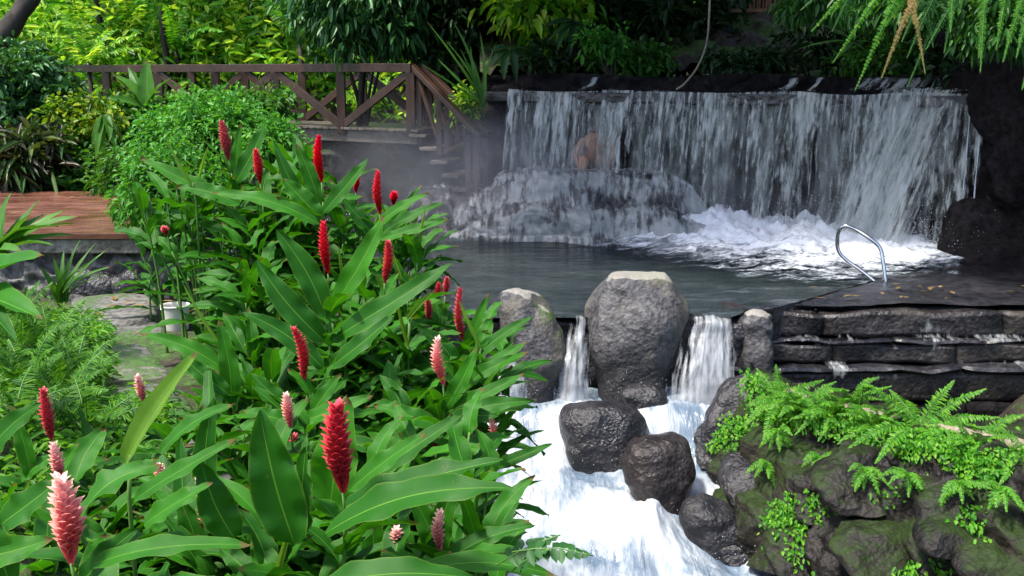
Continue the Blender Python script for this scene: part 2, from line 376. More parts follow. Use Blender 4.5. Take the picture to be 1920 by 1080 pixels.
# ------------------------------------------------------------------ geometry generators
def sheet(name, rows, nu, nv, m, parent=None, amp=0, fs=2., kind='fbm', fade=None, thick=0, seed=0, uvs=None, off=None, amp2=0):
    """smooth surface through a grid of control points (rows of equal length), displaced along its normal"""
    rows = [[Vector(p) for p in r] for r in rows]
    cols = [curve_pts(r, nu) if len(r) > 2 else [r[0].lerp(r[1], i/nu) for i in range(nu+1)] for r in rows]
    G = []
    for i in range(nu+1):
        c = [cc[i] for cc in cols]
        G.append(curve_pts(c, nv) if len(c) > 2 else [c[0].lerp(c[1], j/nv) for j in range(nv+1)])
    V = []; FD = []; UV = []
    ul = 0
    for i in range(nu+1):
        if i: ul += (G[i][nv//2]-G[i-1][nv//2]).length
        vl = 0
        for j in range(nv+1):
            p = G[i][j]
            if j: vl += (G[i][j]-G[i][j-1]).length
            if amp:
                du = G[min(i+1, nu)][j]-G[max(i-1, 0)][j]; dv = G[i][min(j+1, nv)]-G[i][max(j-1, 0)]
                n = du.cross(dv)
                if n.length > 1e-9: n.normalize()
                q = p*fs+Vector((seed*3.1, seed*7.7, seed))
                if kind == 'stone':
                    d, _ = noise.voronoi(q+.25*noise.noise_vector(q*1.3))
                    e = min(1, (d[1]-d[0])*2.4); e = e*e*(3-2*e)
                    h = e*amp+fbm(p*fs*2.3, 5)*amp*.35
                else: h = fbm(q, 6)*amp
                if amp2: h += fbm(p*fs*5, 4)*amp2
                p = p+n*h
            V.append(p); UV.append((ul, -vl))
            FD.append(fade(i/nu, j/nv, p) if fade else 1.)
    w = nv+1
    Fc = np.array([(i*w+j, (i+1)*w+j, (i+1)*w+j+1, i*w+j+1) for i in range(nu) for j in range(nv)])
    o = mesh_np(name, V, Fc, m, parent, True, UV, off)
    if fade:
        a = o.data.attributes.new('fade', 'FLOAT', 'POINT'); a.data.foreach_set('value', np.array(FD, dtype=np.float32))
    if thick:
        s = o.modifiers.new('solid', 'SOLIDIFY'); s.thickness = thick; s.offset = 0
    return o

def rock(name, rings, m, depth=.8, seed=0, amp=.05, fs=2.6, exp_=2.6, sub=48):
    """boulder from level rings (z, x0, x1, ycentre, [depth scale]); noise broken, real thickness"""
    rings = sorted(rings, key=lambda r: r[0])
    ctrl = curve_pts([Vector((r[1], r[2], r[0])) for r in rings], 26)
    yc = curve_pts([Vector((r[3], 0, 0)) for r in rings], 26)
    V = []; nr = len(ctrl)
    mid = Vector(((rings[0][1]+rings[-1][2])/2, rings[0][3], (rings[0][0]+rings[-1][0])/2))
    for a, c in zip(ctrl, yc):
        cx = (a.x+a.y)/2; rx = max(.02, (a.y-a.x)/2); ry = rx*depth
        for k in range(sub):
            t = 2*math.pi*k/sub; ct, st = math.cos(t), math.sin(t)
            x = cx+rx*math.copysign(abs(ct)**(2/exp_), ct); y = c.x+ry*math.copysign(abs(st)**(2/exp_), st)
            p = Vector((x, y, a.z)); q = p*fs+Vector((seed*5.3, seed*1.7, seed*2.9))
            n = Vector((ct, st, .15)).normalized()
            d, pts = noise.voronoi(q*.55)
            p = p+n*(fbm(q, 5)*amp+(d[1]-d[0]-.25)*amp*1.1)
            p.z += fbm(q*1.7+Vector((9, 9, 9)), 4)*amp*.5
            V.append(p)
    top = len(V); V.append(sum(V[-sub:], Vector())/sub+Vector((0, 0, .012)))
    bot = len(V); V.append(sum(V[:sub], Vector())/sub)
    Fc = [(i*sub+k, i*sub+(k+1) % sub, (i+1)*sub+(k+1) % sub, (i+1)*sub+k) for i in range(nr-1) for k in range(sub)]
    Fc += [((nr-1)*sub+k, (nr-1)*sub+(k+1) % sub, top) for k in range(sub)]+[((k+1) % sub, k, bot) for k in range(sub)]
    o = mesh_np(name, V, Fc, m)
    s = o.modifiers.new('s', 'SUBSURF'); s.levels = 1; s.render_levels = 1
    return o

def leaves_np(P, D, Nn, L, W, droop=.15, fold=.25):
    """many small leaves: P base, D direction, Nn leaf normal, L length, W width -> verts, quads"""
    n = len(P); P = np.asarray(P); D = D/np.linalg.norm(D, axis=1, keepdims=True)
    S = np.cross(D, Nn); S /= (np.linalg.norm(S, axis=1, keepdims=True)+1e-9); U = np.cross(S, D)
    L = np.broadcast_to(np.asarray(L, float), (n,))[:, None]; W = np.broadcast_to(np.asarray(W, float), (n,))[:, None]
    dn = np.array([0, 0, -1.])
    v0 = P; tip = P+D*L+dn*L*droop*1.4
    m1 = P+D*L*.33+dn*L*droop*.15; m2 = P+D*L*.70+dn*L*droop*.6
    R1 = m1+S*W*.48+U*W*fold; R2 = m2+S*W*.38+U*W*fold*.8
    L1 = m1-S*W*.48+U*W*fold; L2 = m2-S*W*.38+U*W*fold*.8
    V = np.stack([v0, R1, R2, tip, L2, L1], 1).reshape(-1, 3)
    b = (np.arange(n)*6)[:, None]
    Fq = np.concatenate([b+np.array([[0, 1, 2, 3]]), b+np.array([[0, 3, 4, 5]])], 0)
    return V, Fq
def rand_dirs(n, up=.0):
    d = rng.normal(size=(n, 3)); d[:, 2] += up
    return d/np.linalg.norm(d, axis=1, keepdims=True)
def crown_leaves(c, r, nclump, per, L, W, clump_r=.28, up=.1, shell=.55, droop=.25, weep=0):
    """leaf clumps spread through an uneven ellipsoid"""
    c = np.array(c); r = np.array(r)
    dirs = rand_dirs(nclump); rad = (rng.random(nclump)**(1/3))*(1-shell)+shell
    rad = np.where(rng.random(nclump) < .35, rng.random(nclump)*.8, rad)
    lump = 1+.22*np.sin(dirs[:, 0]*5+c[0])*np.cos(dirs[:, 2]*4+c[1]*2)
    cc = c+dirs*r*(rad*lump)[:, None]
    P = np.repeat(cc, per, 0); k = len(P)
    cr = np.repeat(clump_r*(.5+rng.random(nclump)), per)
    od = rand_dirs(k, up); P = P+od*(cr*(rng.random(k)**.5))[:, None]
    D = od+rand_dirs(k)*.6; D[:, 2] -= weep
    Nn = rand_dirs(k)*.7+np.array([0, 0, 1.])
    s = .6+.8*rng.random(k)
    return leaves_np(P, D, Nn, L*s, W*s, droop)
def limbs(base, c, r, nl, rad, seed=0, bend=.3):
    mb = MB(); rd = random.Random(seed); base = Vector(base); c = Vector(c)
    top = c+Vector((0, 0, r[2]*.35))
    pts = curve_pts([base, base.lerp(top, .35)+Vector((rd.uniform(-bend, bend), rd.uniform(-bend, bend), 0)), base.lerp(top, .7), top], 10)
    mb.tube(pts, [rad*(1-.82*i/10) for i in range(11)], 8)
    tw = MB()
    for k in range(nl):
        i = rd.randint(3, 8); p = pts[i]
        a = rd.uniform(0, 6.28); e = c+Vector((math.cos(a)*r[0]*.75, math.sin(a)*r[1]*.75, rd.uniform(-.3, .7)*r[2]))
        q = curve_pts([p, p.lerp(e, .5)+Vector((0, 0, .12*r[2])), e], 6)
        mb.tube(q, [rad*.42*(1-.85*j/6)+.002 for j in range(7)], 5)
    return mb
def tree(name, label, base, c, r, mleaf, nclump, per, L, W, cat='tree', group=None, trunk_r=.12, nl=6, clump_r=.3, seed=0, weep=0, shell=.55, part='crown', bark='bark'):
    root = empty(name, base); tag(root, label, cat, group)
    limbs(base, c, r, nl, trunk_r, seed).build('trunk' if cat == 'tree' else 'stem', M[bark], root, off=base, smooth=True)
    V, Fq = crown_leaves(c, r, nclump, per, L, W, clump_r, weep=weep, shell=shell)
    mesh_np(part, V, Fq, M[mleaf], root, True, off=base)
    return root

def big_leaf(base, tip, width, up=Vector((0, 0, 1)), arch=.15, fold=.16, wave=.05, n=14, side=(-1, -.5, 0, .5, 1), shape=.42, seed=0, curl=0, blunt=.0):
    """lance-shaped leaf from base to tip; arch lifts its middle; returns verts, faces, uvs"""
    base = Vector(base); tip = Vector(tip); ax = tip-base; L = ax.length; ax.normalize()
    s = ax.cross(up)
    if s.length < .05: s = ax.cross(Vector((0, -1, 0)))
    s.normalize(); u = s.cross(ax).normalized()
    V = []; UV = []; Fc = []; w = len(side); ph = seed*1.7; s0, u0 = s, u; tw = math.sin(seed*12.9)*.75
    for i in range(n+1):
        t = i/n; s = s0*math.cos(tw*t)+u0*math.sin(tw*t); u = u0*math.cos(tw*t)-s0*math.sin(tw*t)
        hw = width*.5*(math.sin(math.pi*min(1, t**(.80+blunt)))**.62)*(1-.22*t)*1.08 + (.004 if t < .06 else 0)
        if i == n: hw = .0008
        c = base+ax*(L*t)+u0*(L*arch*4*t*(1-t)*(1.15-.3*t))+s0*(L*.05*math.sin(seed*7.7)*math.sin(math.pi*t))
        for k in side:
            wob = (math.sin(t*17+ph+(2.1 if k > 0 else 0))+.6*math.sin(t*31+ph*2+k))*wave*width*abs(k)**2
            V.append(c+s*(k*hw*(1-.12*fold))+u*(abs(k)*hw*fold*2+wob+curl*hw*k*k))
            UV.append(((k+1)/2, t))
    for i in range(n):
        for j in range(w-1):
            Fc.append((i*w+j, i*w+j+1, (i+1)*w+j+1, (i+1)*w+j))
    return V, Fc, UV
class LB:
    def __init__(s): s.v = []; s.f = []; s.uv = []
    def add(s, t):
        n = len(s.v); s.v += t[0]; s.uv += t[2]; s.f += [tuple(n+i for i in q) for q in t[1]]
    def build(s, name, m, parent, off=None):
        return mesh_np(name, s.v, np.array(s.f), m, parent, True, s.uv, off)

def spike(base, top, rad, nb=None, seed=0, flare=1.):
    """ginger flower head: overlapping pointed bracts spiralling up a core. returns verts faces uvs"""
    base = Vector(base); top = Vector(top); ax = top-base; L = ax.length; ax.normalize()
    e1 = ax.orthogonal().normalized(); e2 = ax.cross(e1); rd = random.Random(seed)
    B = LB(); nb = nb or int(38+L*180)
    bend = e1*math.sin(seed*3.3)*L*.07+e2*math.cos(seed*2.1)*L*.05
    for k in range(nb):
        t = (k/nb)**.92; ang = k*2.399963+rd.uniform(-.15, .15)
        env = (.16+1.15*math.sin(math.pi*min(1, .04+.76*t))**1.2)*(1-max(0, t-.78)*1.5)
        rr = rad*env; o = e1*math.cos(ang)+e2*math.sin(ang)
        bl = rad*(1.45+.3*rd.random())*(1-.42*t)*(1 if t > .1 else .9); bw = rad*.95*(1-.42*t)
        p = base+ax*(L*t*.93)+bend*math.sin(math.pi*t)+o*rr*.12
        d = (ax*(1.35+.4*t)+o*.85*flare*env).normalized(); s = d.cross(o).normalized(); u = s.cross(d)
        n = len(B.v)
        m1 = p+d*bl*.45; m2 = p+d*bl*.8+o*bl*.10; tp = p+d*bl+o*bl*.28
        vs = [p-s*bw*.25, p+s*bw*.25, m1-s*bw*.5, m1-u*bw*.22, m1+s*bw*.5, m2-s*bw*.40, m2-u*bw*.12, m2+s*bw*.40, tp]
        if u.dot(o) < 0: vs[3] = m1+u*bw*.22; vs[6] = m2+u*bw*.10
        B.v += vs; B.uv += [(0, t), (0, t), (.5, t), (.5, t), (.5, t), (.8, t), (.8, t), (.8, t), (1, t)]
        B.f += [(n, n+1, n+3, n+2), (n+1, n+4, n+3, n+3), (n+2, n+3, n+6, n+5), (n+3, n+4, n+7, n+6), (n+5, n+6, n+8, n+8), (n+6, n+7, n+8, n+8)]
    return B

# ------------------------------------------------------------------ camera, light, world
cam = bpy.data.cameras.new('camera'); co = bpy.data.objects.new('camera', cam); COL.objects.link(co)
co.location = EYE; co.rotation_euler = (math.pi/2-PITCH, 0, 0)
cam.sensor_width = 36; cam.lens = 36*F/1920; cam.clip_end = 500; cam.clip_start = .05
C.camera = co
SUN_EL, SUN_AZ = R(64), R(-118)       # azimuth of the sun seen from the scene: 0 = +Y (far side), negative = left
sd = Vector((math.sin(SUN_AZ)*math.cos(SUN_EL), math.cos(SUN_AZ)*math.cos(SUN_EL), math.sin(SUN_EL)))
sl = bpy.data.lights.new('sun', 'SUN'); sl.energy = 3.0; sl.angle = R(6); sl.color = (1, .95, .86)
so = bpy.data.objects.new('sun', sl); COL.objects.link(so); so.rotation_euler = sd.to_track_quat('Z', 'Y').to_euler()
w = bpy.data.worlds.new('World'); C.world = w; w.use_nodes = True; nt = w.node_tree
bg = nt.nodes['Background']; sky = nt.nodes.new('ShaderNodeTexSky'); sky.sky_type = 'NISHITA'; sky.sun_disc = False
sky.sun_elevation = SUN_EL; sky.sun_rotation = SUN_AZ; sky.dust_density = 2.5; sky.air_density = .8
nt.links.new(sky.outputs[0], bg.inputs[0]); bg.inputs[1].default_value = .15
C.view_settings.view_transform = 'Standard'; C.view_settings.look = 'None'; C.view_settings.exposure = 1.3; C.view_settings.gamma = 1
C.cycles.max_bounces = 8; C.cycles.transparent_max_bounces = 24; C.cycles.diffuse_bounces = 3; C.cycles.glossy_bounces = 3
C.cycles.transmission_bounces = 4; C.cycles.caustics_reflective = False; C.cycles.caustics_refractive = False
C.cycles.use_denoising = True; C.cycles.sample_clamp_indirect = 6

# ------------------------------------------------------------------ ground
def smooth(a, b, x):
    t = max(0, min(1, (x-a)/(b-a))); return t*t*(3-2*t)
def gz(x, y):                            # height of the ground
    left = .78-.075*max(0, y-2.5) if y < 9 else .30
    left = max(left, .22)
    left -= .42*smooth(-1.7, -.8, x)*(1-smooth(5.5, 7.5, y))
    edge = .05-.02*y+.0
    z = left*(1-smooth(edge-.75, edge+.35, x)) + (-1.75)*smooth(edge-.75, edge+.35, x)
    # basin of the pool
    if y > 8.8:
        pool = smooth(8.9, 10.4, y)*smooth(-4.2, -2.8, x)
        z = z*(1-pool)+(-1.75)*pool
    # far bank and hill
    far = smooth(16.4, 18.2, y) if x > -1.2 else smooth(19.5, 22, y)
    hill = 1.95+max(0, y-19)*.12+smooth(30, 60, y)*18
    z = z*(1-far)+hill*far
    lf = smooth(-3.0, -4.6, x)*smooth(8.8, 9.2, y)*(1-far)
    z = z*(1-lf)+(.82)*lf
    rt = smooth(5.7, 6.8, x)*smooth(8, 11, y)*(1-far); z = z*(1-rt)+2.0*rt
    r2 = smooth(2.6, 4.4, x)*(1-smooth(8, 10, y)); z = z*(1-r2)+.05*r2
    return z
xs = np.concatenate([np.linspace(-80, -12, 18)[:-1], np.linspace(-12, 12, 121), np.linspace(12, 80, 18)[1:]])
ys = np.concatenate([np.linspace(-60, -2, 14)[:-1], np.linspace(-2, 24, 131), np.linspace(24, 90, 23)[1:]])
V = [(x, y, gz(x, y)+(fbm((x*.9, y*.9, 0), 4)*.07 if abs(x) < 12 and -2 < y < 24 else 0)) for x in xs for y in ys]
ny = len(ys); Fc = np.array([(i*ny+j, (i+1)*ny+j, (i+1)*ny+j+1, i*ny+j+1) for i in range(len(xs)-1) for j in range(ny-1)])
tag(mesh_np('ground', V, Fc, M['soil']), kind='structure')

# ------------------------------------------------------------------ pool water
xs = np.linspace(-9, 9, 150); ys = np.concatenate([np.linspace(9.78, 19.5, 120)])
V = [(x, max(y, 9.78+.45*smooth(2.0, 2.3, x)), .012*fbm((x*1.2, y*2.6, 3), 4)) for x in xs for y in ys]; ny = len(ys)
Fc = np.array([(i*ny+j, (i+1)*ny+j, (i+1)*ny+j+1, i*ny+j+1) for i in range(len(xs)-1) for j in range(ny-1)])
tag(mesh_np('pool_water', V, Fc, M['water']), kind='structure')

# foam pushed out from the foot of the falls
FA = Vector((-.1, 15.55, 0)); FB = Vector((5.5, 13.0, 0))      # foot line of the curtain
def foot(t): return FA.lerp(FB, t)
nx, nyy = 260, 80; V = []; FD = []; UV = []
for i in range(nx+1):
    t = -.22+1.30*i/nx; b = foot(t); reach = 1.3+2.0*smooth(.15, .7, t)+.4*fbm((t*5, 0, 1), 3)
    for j in range(nyy+1):
        s = j/nyy; p = b+Vector((-.42, -.91, 0))*(reach*s-.25)
        hgt = (1-s)**1.6*(.10+.46*smooth(.10, .45, t)*(1-.70*smooth(.66, 1.0, t)))
        q = Vector((p.x*2.2, p.y*3.0, 2))
        h = hgt*(.62+.30*fbm(q*.9, 3)+.22*abs(fbm(q*3.1, 6)))+.05*abs(fbm(q*2.6, 6))*(1-s)
        V.append(Vector((p.x, p.y, .004+max(0, h)))); UV.append((p.x, p.y))
        fd = (1.26-.78*s**1.1)*(.84+.24*smooth(-.05, .42, t))*(1-.30*smooth(.78, 1.05, t))
        e = min(1, (1-s)*6)*min(1, (i/nx)*9)*min(1, (1-i/nx)*14)
        FD.append(fd*e)
w_ = nyy+1; Fc = np.array([(i*w_+j, i*w_+j+1, (i+1)*w_+j+1, (i+1)*w_+j) for i in range(nx) for j in range(nyy)])
o = mesh_np('foam', V, Fc, M['foam'], None, True, UV); tag(o, 'churned white foam on the pool along the foot of the wide waterfall', 'foam', kind='stuff')
a = o.data.attributes.new('fade', 'FLOAT', 'POINT'); a.data.foreach_set('value', np.array(FD, dtype=np.float32))

# ------------------------------------------------------------------ the wide waterfall
TOPZ = 1.95
WA = Vector((-.05, 15.85, 0)); WB = Vector((5.55, 13.05, 0)); wn = Vector((-.447, -.894, 0))   # towards the pool
def wl(t, o=0, z=0): p = WA.lerp(WB, t)+wn*o; p.z = z; return p
# wall behind the water
root = empty('waterfall_wall', wl(.5, -.5, 0)); off = root.location.copy()
tag(root, 'dark stone wall with a projecting wet lip behind the wide falling curtain', 'wall')
rows = [[wl(t, -.75, z) for t in (-.12, .2, .5, .8, 1.12)] for z in (-.6, .7, 1.9)]
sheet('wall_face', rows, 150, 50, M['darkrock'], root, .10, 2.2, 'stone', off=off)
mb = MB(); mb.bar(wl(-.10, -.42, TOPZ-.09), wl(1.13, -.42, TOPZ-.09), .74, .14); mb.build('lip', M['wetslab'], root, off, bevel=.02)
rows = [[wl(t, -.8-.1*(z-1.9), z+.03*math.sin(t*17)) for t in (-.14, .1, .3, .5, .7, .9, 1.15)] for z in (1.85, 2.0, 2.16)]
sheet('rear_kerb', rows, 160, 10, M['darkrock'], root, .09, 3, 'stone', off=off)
# the falling water: real sheets at several distances from the wall
root = empty('waterfall', wl(.5, 0, 0)); off = root.location.copy()
tag(root, 'wide curtain of falling water dropping from the long stone lip into the pool', 'waterfall')
def curtain(name, t0, t1, o0, o1, z0, z1, m, fadef, nu=120, seed=0, slant=0):
    rows = []
    for j in range(7):
        s = j/6; z = z0+(z1-z0)*s
        o = o0+(o1-o0)*(1-(1-s)**2)
        rows.append([wl(t0+(t1-t0)*k/8+slant*s, o+.05*math.sin(k*2.1+seed), z+(.022*math.sin(k*3.7+seed*1.3) if j == 0 else 0)) for k in range(9)])
    return sheet(name, rows, nu, 24, m, root, .035, 3.5, 'fbm', fade=fadef, off=off, seed=seed)
curtain('water_sheet', 0, 1.0, -.05, .22, TOPZ, .0, M['fall1'], lambda u, v, p: 1.02-.10*v+.12*min(1, v*8)*0, seed=1)
curtain('water_sheet', .005, .985, -.12, .02, TOPZ-.01, .0, M['fall2'], lambda u, v, p: .98-.04*v+.1*smooth(.75, 1, v), seed=2)
# thicker gushes, slanting on the right where water pours in from the side
for k, (t0, t1, zz, sl_) in enumerate([(.155, .20, 1.98, 0), (.235, .26, 1.98, 0), (.60, .64, 1.98, -.03), (.665, .685, 1.98, -.03), (.74, .99, 2.0, -.07), (.80, .995, 2.0, -.09), (.335, .36, 1.98, 0)]):
    curtain('water_gush', t0, t1, -.14, .30 if k > 1 else .15, zz, .0, M['fall1'],
            lambda u, v, p: (.80+.22*min(1, 4*u*(1-u)))+.06*v, nu=60 if k in (4, 5) else 16, seed=3+k, slant=sl_)
for t0, t1, sl_ in ((.160, .178, .006), (.612, .636, -.008), (.668, .68, -.006), (.765, .87, -.02), (.86, .995, -.015)):
    rows = [[wl(t0+(t1-t0)*k/6+sl_*s, o, z) for k in range(7)] for s, o, z in ((0, -.80, 2.12), (.2, -.66, 2.13), (.6, -.45, 2.04), (1, -.16, 1.99))]
    sheet('overflow', rows, 30, 12, M['fall1'], root, .02, 4, 'fbm', off=off, seed=int(t0*99), fade=lambda u, v, p: .95+.1*min(1, 4*u*(1-u)))
mb = MB()
for t, r_ in ((.995, .007), (.975, .006)):
    mb.tube([wl(t, .0+.14*(1-(1-s/12)**2)+.012*math.sin(s*2+t*40), TOPZ+.02-1.9*s/12*(1 if t < 1.05 else .75)) for s in range(13)], [r_*(1+.5*math.sin(s*1.9)) for s in range(13)], 6)
M['strand'] = flat('clear_strand', (.55, .6, .68), .15)
mb.build('water_strand', M['strand'], root, off, True)

# stepped ledges at the left foot of the falls
root = empty('cascade_ledge', atz(1050, 430, 0)); off = root.location.copy()
tag(root, 'stepped dark rock ledge with white water at the left foot of the waterfall', 'rock ledge')
def ledge_g(px): return float(np.interp(px, [850, 885, 930, 960, 1235, 1268, 1300, 1345, 1390], [.22, .42, .82, 1, 1, .88, .42, .25, .08]))
def ledge_rows(dz=0, o=0):
    R_ = []
    cols = [850, 880, 910, 945, 990, 1040, 1090, 1140, 1190, 1230, 1270, 1310, 1350, 1390]
    prof = [(.86, .45), (.86, .02), (.80, -.04), (.66, -.10), (.50, -.17), (.44, -.25), (.42, -.42), (.37, -.52), (.28, -.58), (.16, -.63), (.05, -.70), (.0, -.76), (-.4, -.80)]
    for i, (z, oy) in enumerate(prof):
        row = []
        for px in cols:
            Yb = 15.35-(px-880)*.0020
            me_ = .34*noise.noise(Vector((px*.011, z*1.1, 1)))+.12*noise.noise(Vector((px*.045, z*1.6, 5)))
            Y = Yb+oy+(me_ if i > 0 else 0)
            row.append(Vector(((px-960)/F*15.3*1.02, Y-o, z*ledge_g(px)+dz+(.13*noise.noise(Vector((px*.017, z*2.2, 2))) if .05 < z < .7 else 0))))
        R_.append(row)
    return R_
sheet('rock_face', ledge_rows(), 170, 110, M['wetrock'], root, .035, 4.5, 'stone', off=off, seed=3)
sheet('running_water', ledge_rows(.03, .035), 170, 110, M['ledgefall'], root, .035, 6, 'fbm', off=off, seed=3,
      fade=lambda u, v, p: 1.0+.20*fbm(p*1.8, 3)+.12*max(0, math.sin(v*6.283*2.0-.9+2*noise.noise(p*1.5))))
# lower long shelf on the left reaching towards the steps
root = empty('rock_shelf', atz(900, 430, 0)); off = root.location.copy()
tag(root, 'low wet rock shelf left of the falls below the wooden stairs', 'rock ledge')
rows = [[Vector((x, 15.2+oy+.1*math.sin(x*4), z)) for x in (-1.5, -1.1, -.7, -.3, .1)] for z, oy in ((.5, 1.1), (.48, .35), (.40, .12), (.2, .0), (-.3, -.12))]
sheet('rock_face', rows, 60, 40, M['wetrock'], root, .08, 3, 'stone', off=off, seed=5)
rows = [[p+Vector((0, -.06, .05)) for p in r] for r in rows]
sheet('running_water', rows, 60, 40, M['ledgefall'], root, .07, 3, 'fbm', off=off, seed=8, fade=lambda u, v, p: .86+.14*fbm(p*2, 3)+.10*u)

# ------------------------------------------------------------------ person behind the curtain
pc = at(1108, 318, 15.72); pc.z = .86
root = empty('person', pc)
tag(root, 'bare skinned person sitting hunched behind the curtain of falling water', 'person')
J = {'pel': (0, 0, .10), 'sp': (.03, -.06, .26), 'ch': (.06, -.13, .40), 'nk': (.06, -.20, .47), 'hd': (.05, -.27, .51), 'ht': (.04, -.33, .53),
     'ls': (-.12, -.15, .41), 'le': (-.24, -.22, .22), 'lh': (-.20, -.36, .06), 'lf': (-.19, -.42, .02),
     'rs': (.23, -.15, .41), 're': (.31, -.22, .20), 'rh': (.24, -.36, .08), 'rf': (.23, -.42, .03),
     'lk': (-.14, -.40, .16), 'la': (-.13, -.42, -.22), 'lt': (-.13, -.55, -.25), 'lp': (-.08, -.02, .09),
     'rk': (.20, -.40, .17), 'ra': (.18, -.42, -.22), 'rt': (.18, -.55, -.25), 'rp': (.10, -.02, .09)}
ed = [('pel', 'sp'), ('sp', 'ch'), ('ch', 'nk'), ('nk', 'hd'), ('hd', 'ht'), ('ch', 'ls'), ('ls', 'le'), ('le', 'lh'), ('lh', 'lf'), ('ch', 'rs'), ('rs', 're'), ('re', 'rh'), ('rh', 'rf'),
      ('pel', 'lp'), ('lp', 'lk'), ('lk', 'la'), ('la', 'lt'), ('pel', 'rp'), ('rp', 'rk'), ('rk', 'ra'), ('ra', 'rt')]
rad = {'pel': .15, 'sp': .14, 'ch': .15, 'nk': .065, 'hd': .10, 'ht': .085, 'ls': .07, 'le': .045, 'lh': .03, 'lf': .02, 'rs': .07, 're': .045, 'rh': .03, 'rf': .02,
       'lk': .065, 'la': .04, 'lt': .03, 'lp': .10, 'rk': .065, 'ra': .04, 'rt': .03, 'rp': .10}
keys = list(J); me = bpy.data.meshes.new('body'); me.from_pydata([J[k] for k in keys], [(keys.index(a), keys.index(b)) for a, b in ed], [])
ob = bpy.data.objects.new('body', me); COL.objects.link(ob); ob.parent = root; me.materials.append(M['skin'])
sk = ob.modifiers.new('skin', 'SKIN'); sk.use_smooth_shade = True
for i, k in enumerate(keys): me.skin_vertices[0].data[i].radius = (rad[k], rad[k]); 
me.skin_vertices[0].data[0].use_root = True
sb = ob.modifiers.new('sub', 'SUBSURF'); sb.levels = 2; sb.render_levels = 2
V = []; 
for i in range(9):
    for j in range(14):
        th = i/8*math.pi*.55; ph = j/14*2*math.pi
        V.append(Vector((.045, -.285, .535))+Vector((.108*math.sin(th)*math.cos(ph), .12*math.sin(th)*math.sin(ph)+.01, .085*math.cos(th))))
Fc = [(i*14+j, i*14+(j+1) % 14, (i+1)*14+(j+1) % 14, (i+1)*14+j) for i in range(8) for j in range(14)]
mesh_np('hair', V, Fc, M['hair'], root)

# ------------------------------------------------------------------ rocks round the pool
def prock(name, label, ol, Y, m, depth=.8, seed=0, amp=.05, exp_=2.6, group=None, fs=2.6, lean=.25, cat='boulder'):
    """ol: outline rows (py, px_left, px_right), top first, real size taken at distance Y"""
    rings = []
    for py, a, b in ol:
        y = Y-(py-ol[0][0])/F*Y*lean
        p0 = at(a, py, y); p1 = at(b, py, y); rings.append((p0.z, p0.x, p1.x, y+.14*(p1.x-p0.x)))
    o = rock(name, rings, m, depth, seed, amp, fs, exp_); tag(o, label, cat, group); return o
prock('boulder', 'large grey boulder with a flat pale top standing at the pool edge', [(516, 1150, 1246), (520, 1142, 1256), (545, 1124, 1272), (585, 1107, 1298), (630, 1107, 1284), (665, 1113, 1266), (700, 1120, 1256), (740, 1126, 1250), (800, 1126, 1250)], 9.75, M['boulder'], .8, 1, .05, 2.6)
prock('boulder', 'pale worn boulder beside the leaves, left of the narrow spill of water', [(544, 948, 984), (552, 938, 1002), (585, 934, 1036), (625, 936, 1056), (660, 945, 1056), (700, 960, 1046), (740, 968, 1036), (790, 968, 1036)], 9.6, M['boulder'], .8, 2, .06, 2.3)
prock('boulder', 'black wet boulder in the white rapids with water parting round it', [(760, 1098, 1160), (772, 1070, 1196), (800, 1054, 1218), (832, 1052, 1222), (862, 1066, 1208), (920, 1080, 1200)], 8.9, M['wetrock'], .8, 3, .06, 2.6)
prock('boulder', 'glossy brownish black boulder lowest in the rapids against the bank', [(826, 1212, 1262), (838, 1184, 1292), (868, 1170, 1304), (902, 1174, 1308), (930, 1192, 1302), (990, 1205, 1292)], 8.3, M['brownrock'], .8, 4, .05, 2.6)
prock('boulder', 'dark wet stone wedged under the foot of the large grey boulder', [(724, 1180, 1225), (738, 1165, 1248), (762, 1175, 1252), (800, 1180, 1245)], 9.3, M['wetrock'], .8, 5, .04, 2.4)
prock('boulder', 'dark rock under the brown boulder where the bank meets the rapids', [(940, 1290, 1330), (965, 1272, 1372), (1010, 1285, 1400), (1060, 1300, 1410)], 7.9, M['wetrock'], .8, 6, .06, 2.4)
prock('boulder', 'low black rock beside the grey boulder, on the left of the wider spill', [(590, 1262, 1330), (610, 1245, 1322), (650, 1225, 1290), (700, 1180, 1262), (790, 1180, 1262)], 9.85, M['wetrock'], .7, 7, .05, 2.4, lean=.1)
prock('boulder', 'rounded grey stone at the left end of the stepped wet wall', [(583, 1404, 1432), (592, 1394, 1442), (618, 1390, 1446), (650, 1392, 1448), (700, 1388, 1450)], 9.85, M['boulder'], .8, 8, .06, 2.4)
prock('boulder', 'pale stone with moss at the head of the fern bank', [(708, 1400, 1445), (718, 1386, 1470), (750, 1382, 1480), (790, 1390, 1470)], 8.9, M['slab'], .9, 9, .04, 2.4)
prock('boulder', 'wet black rock at the left end of the fern bank beside the wide spill', [(700, 1385, 1410), (730, 1350, 1420), (780, 1325, 1420), (840, 1310, 1430), (900, 1310, 1420), (960, 1320, 1420)], 9.0, M['wetrock'], .9, 10, .08, 2.3)
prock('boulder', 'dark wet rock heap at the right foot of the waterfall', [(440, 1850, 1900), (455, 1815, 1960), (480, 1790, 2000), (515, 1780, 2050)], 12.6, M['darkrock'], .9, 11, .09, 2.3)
prock('boulder', 'black wet rock behind the splash at the far right end of the curtain', [(370, 1800, 1850), (390, 1780, 1890), (440, 1775, 1930), (500, 1770, 1930)], 12.95, M['darkrock'], .8, 12, .08, 2.3)

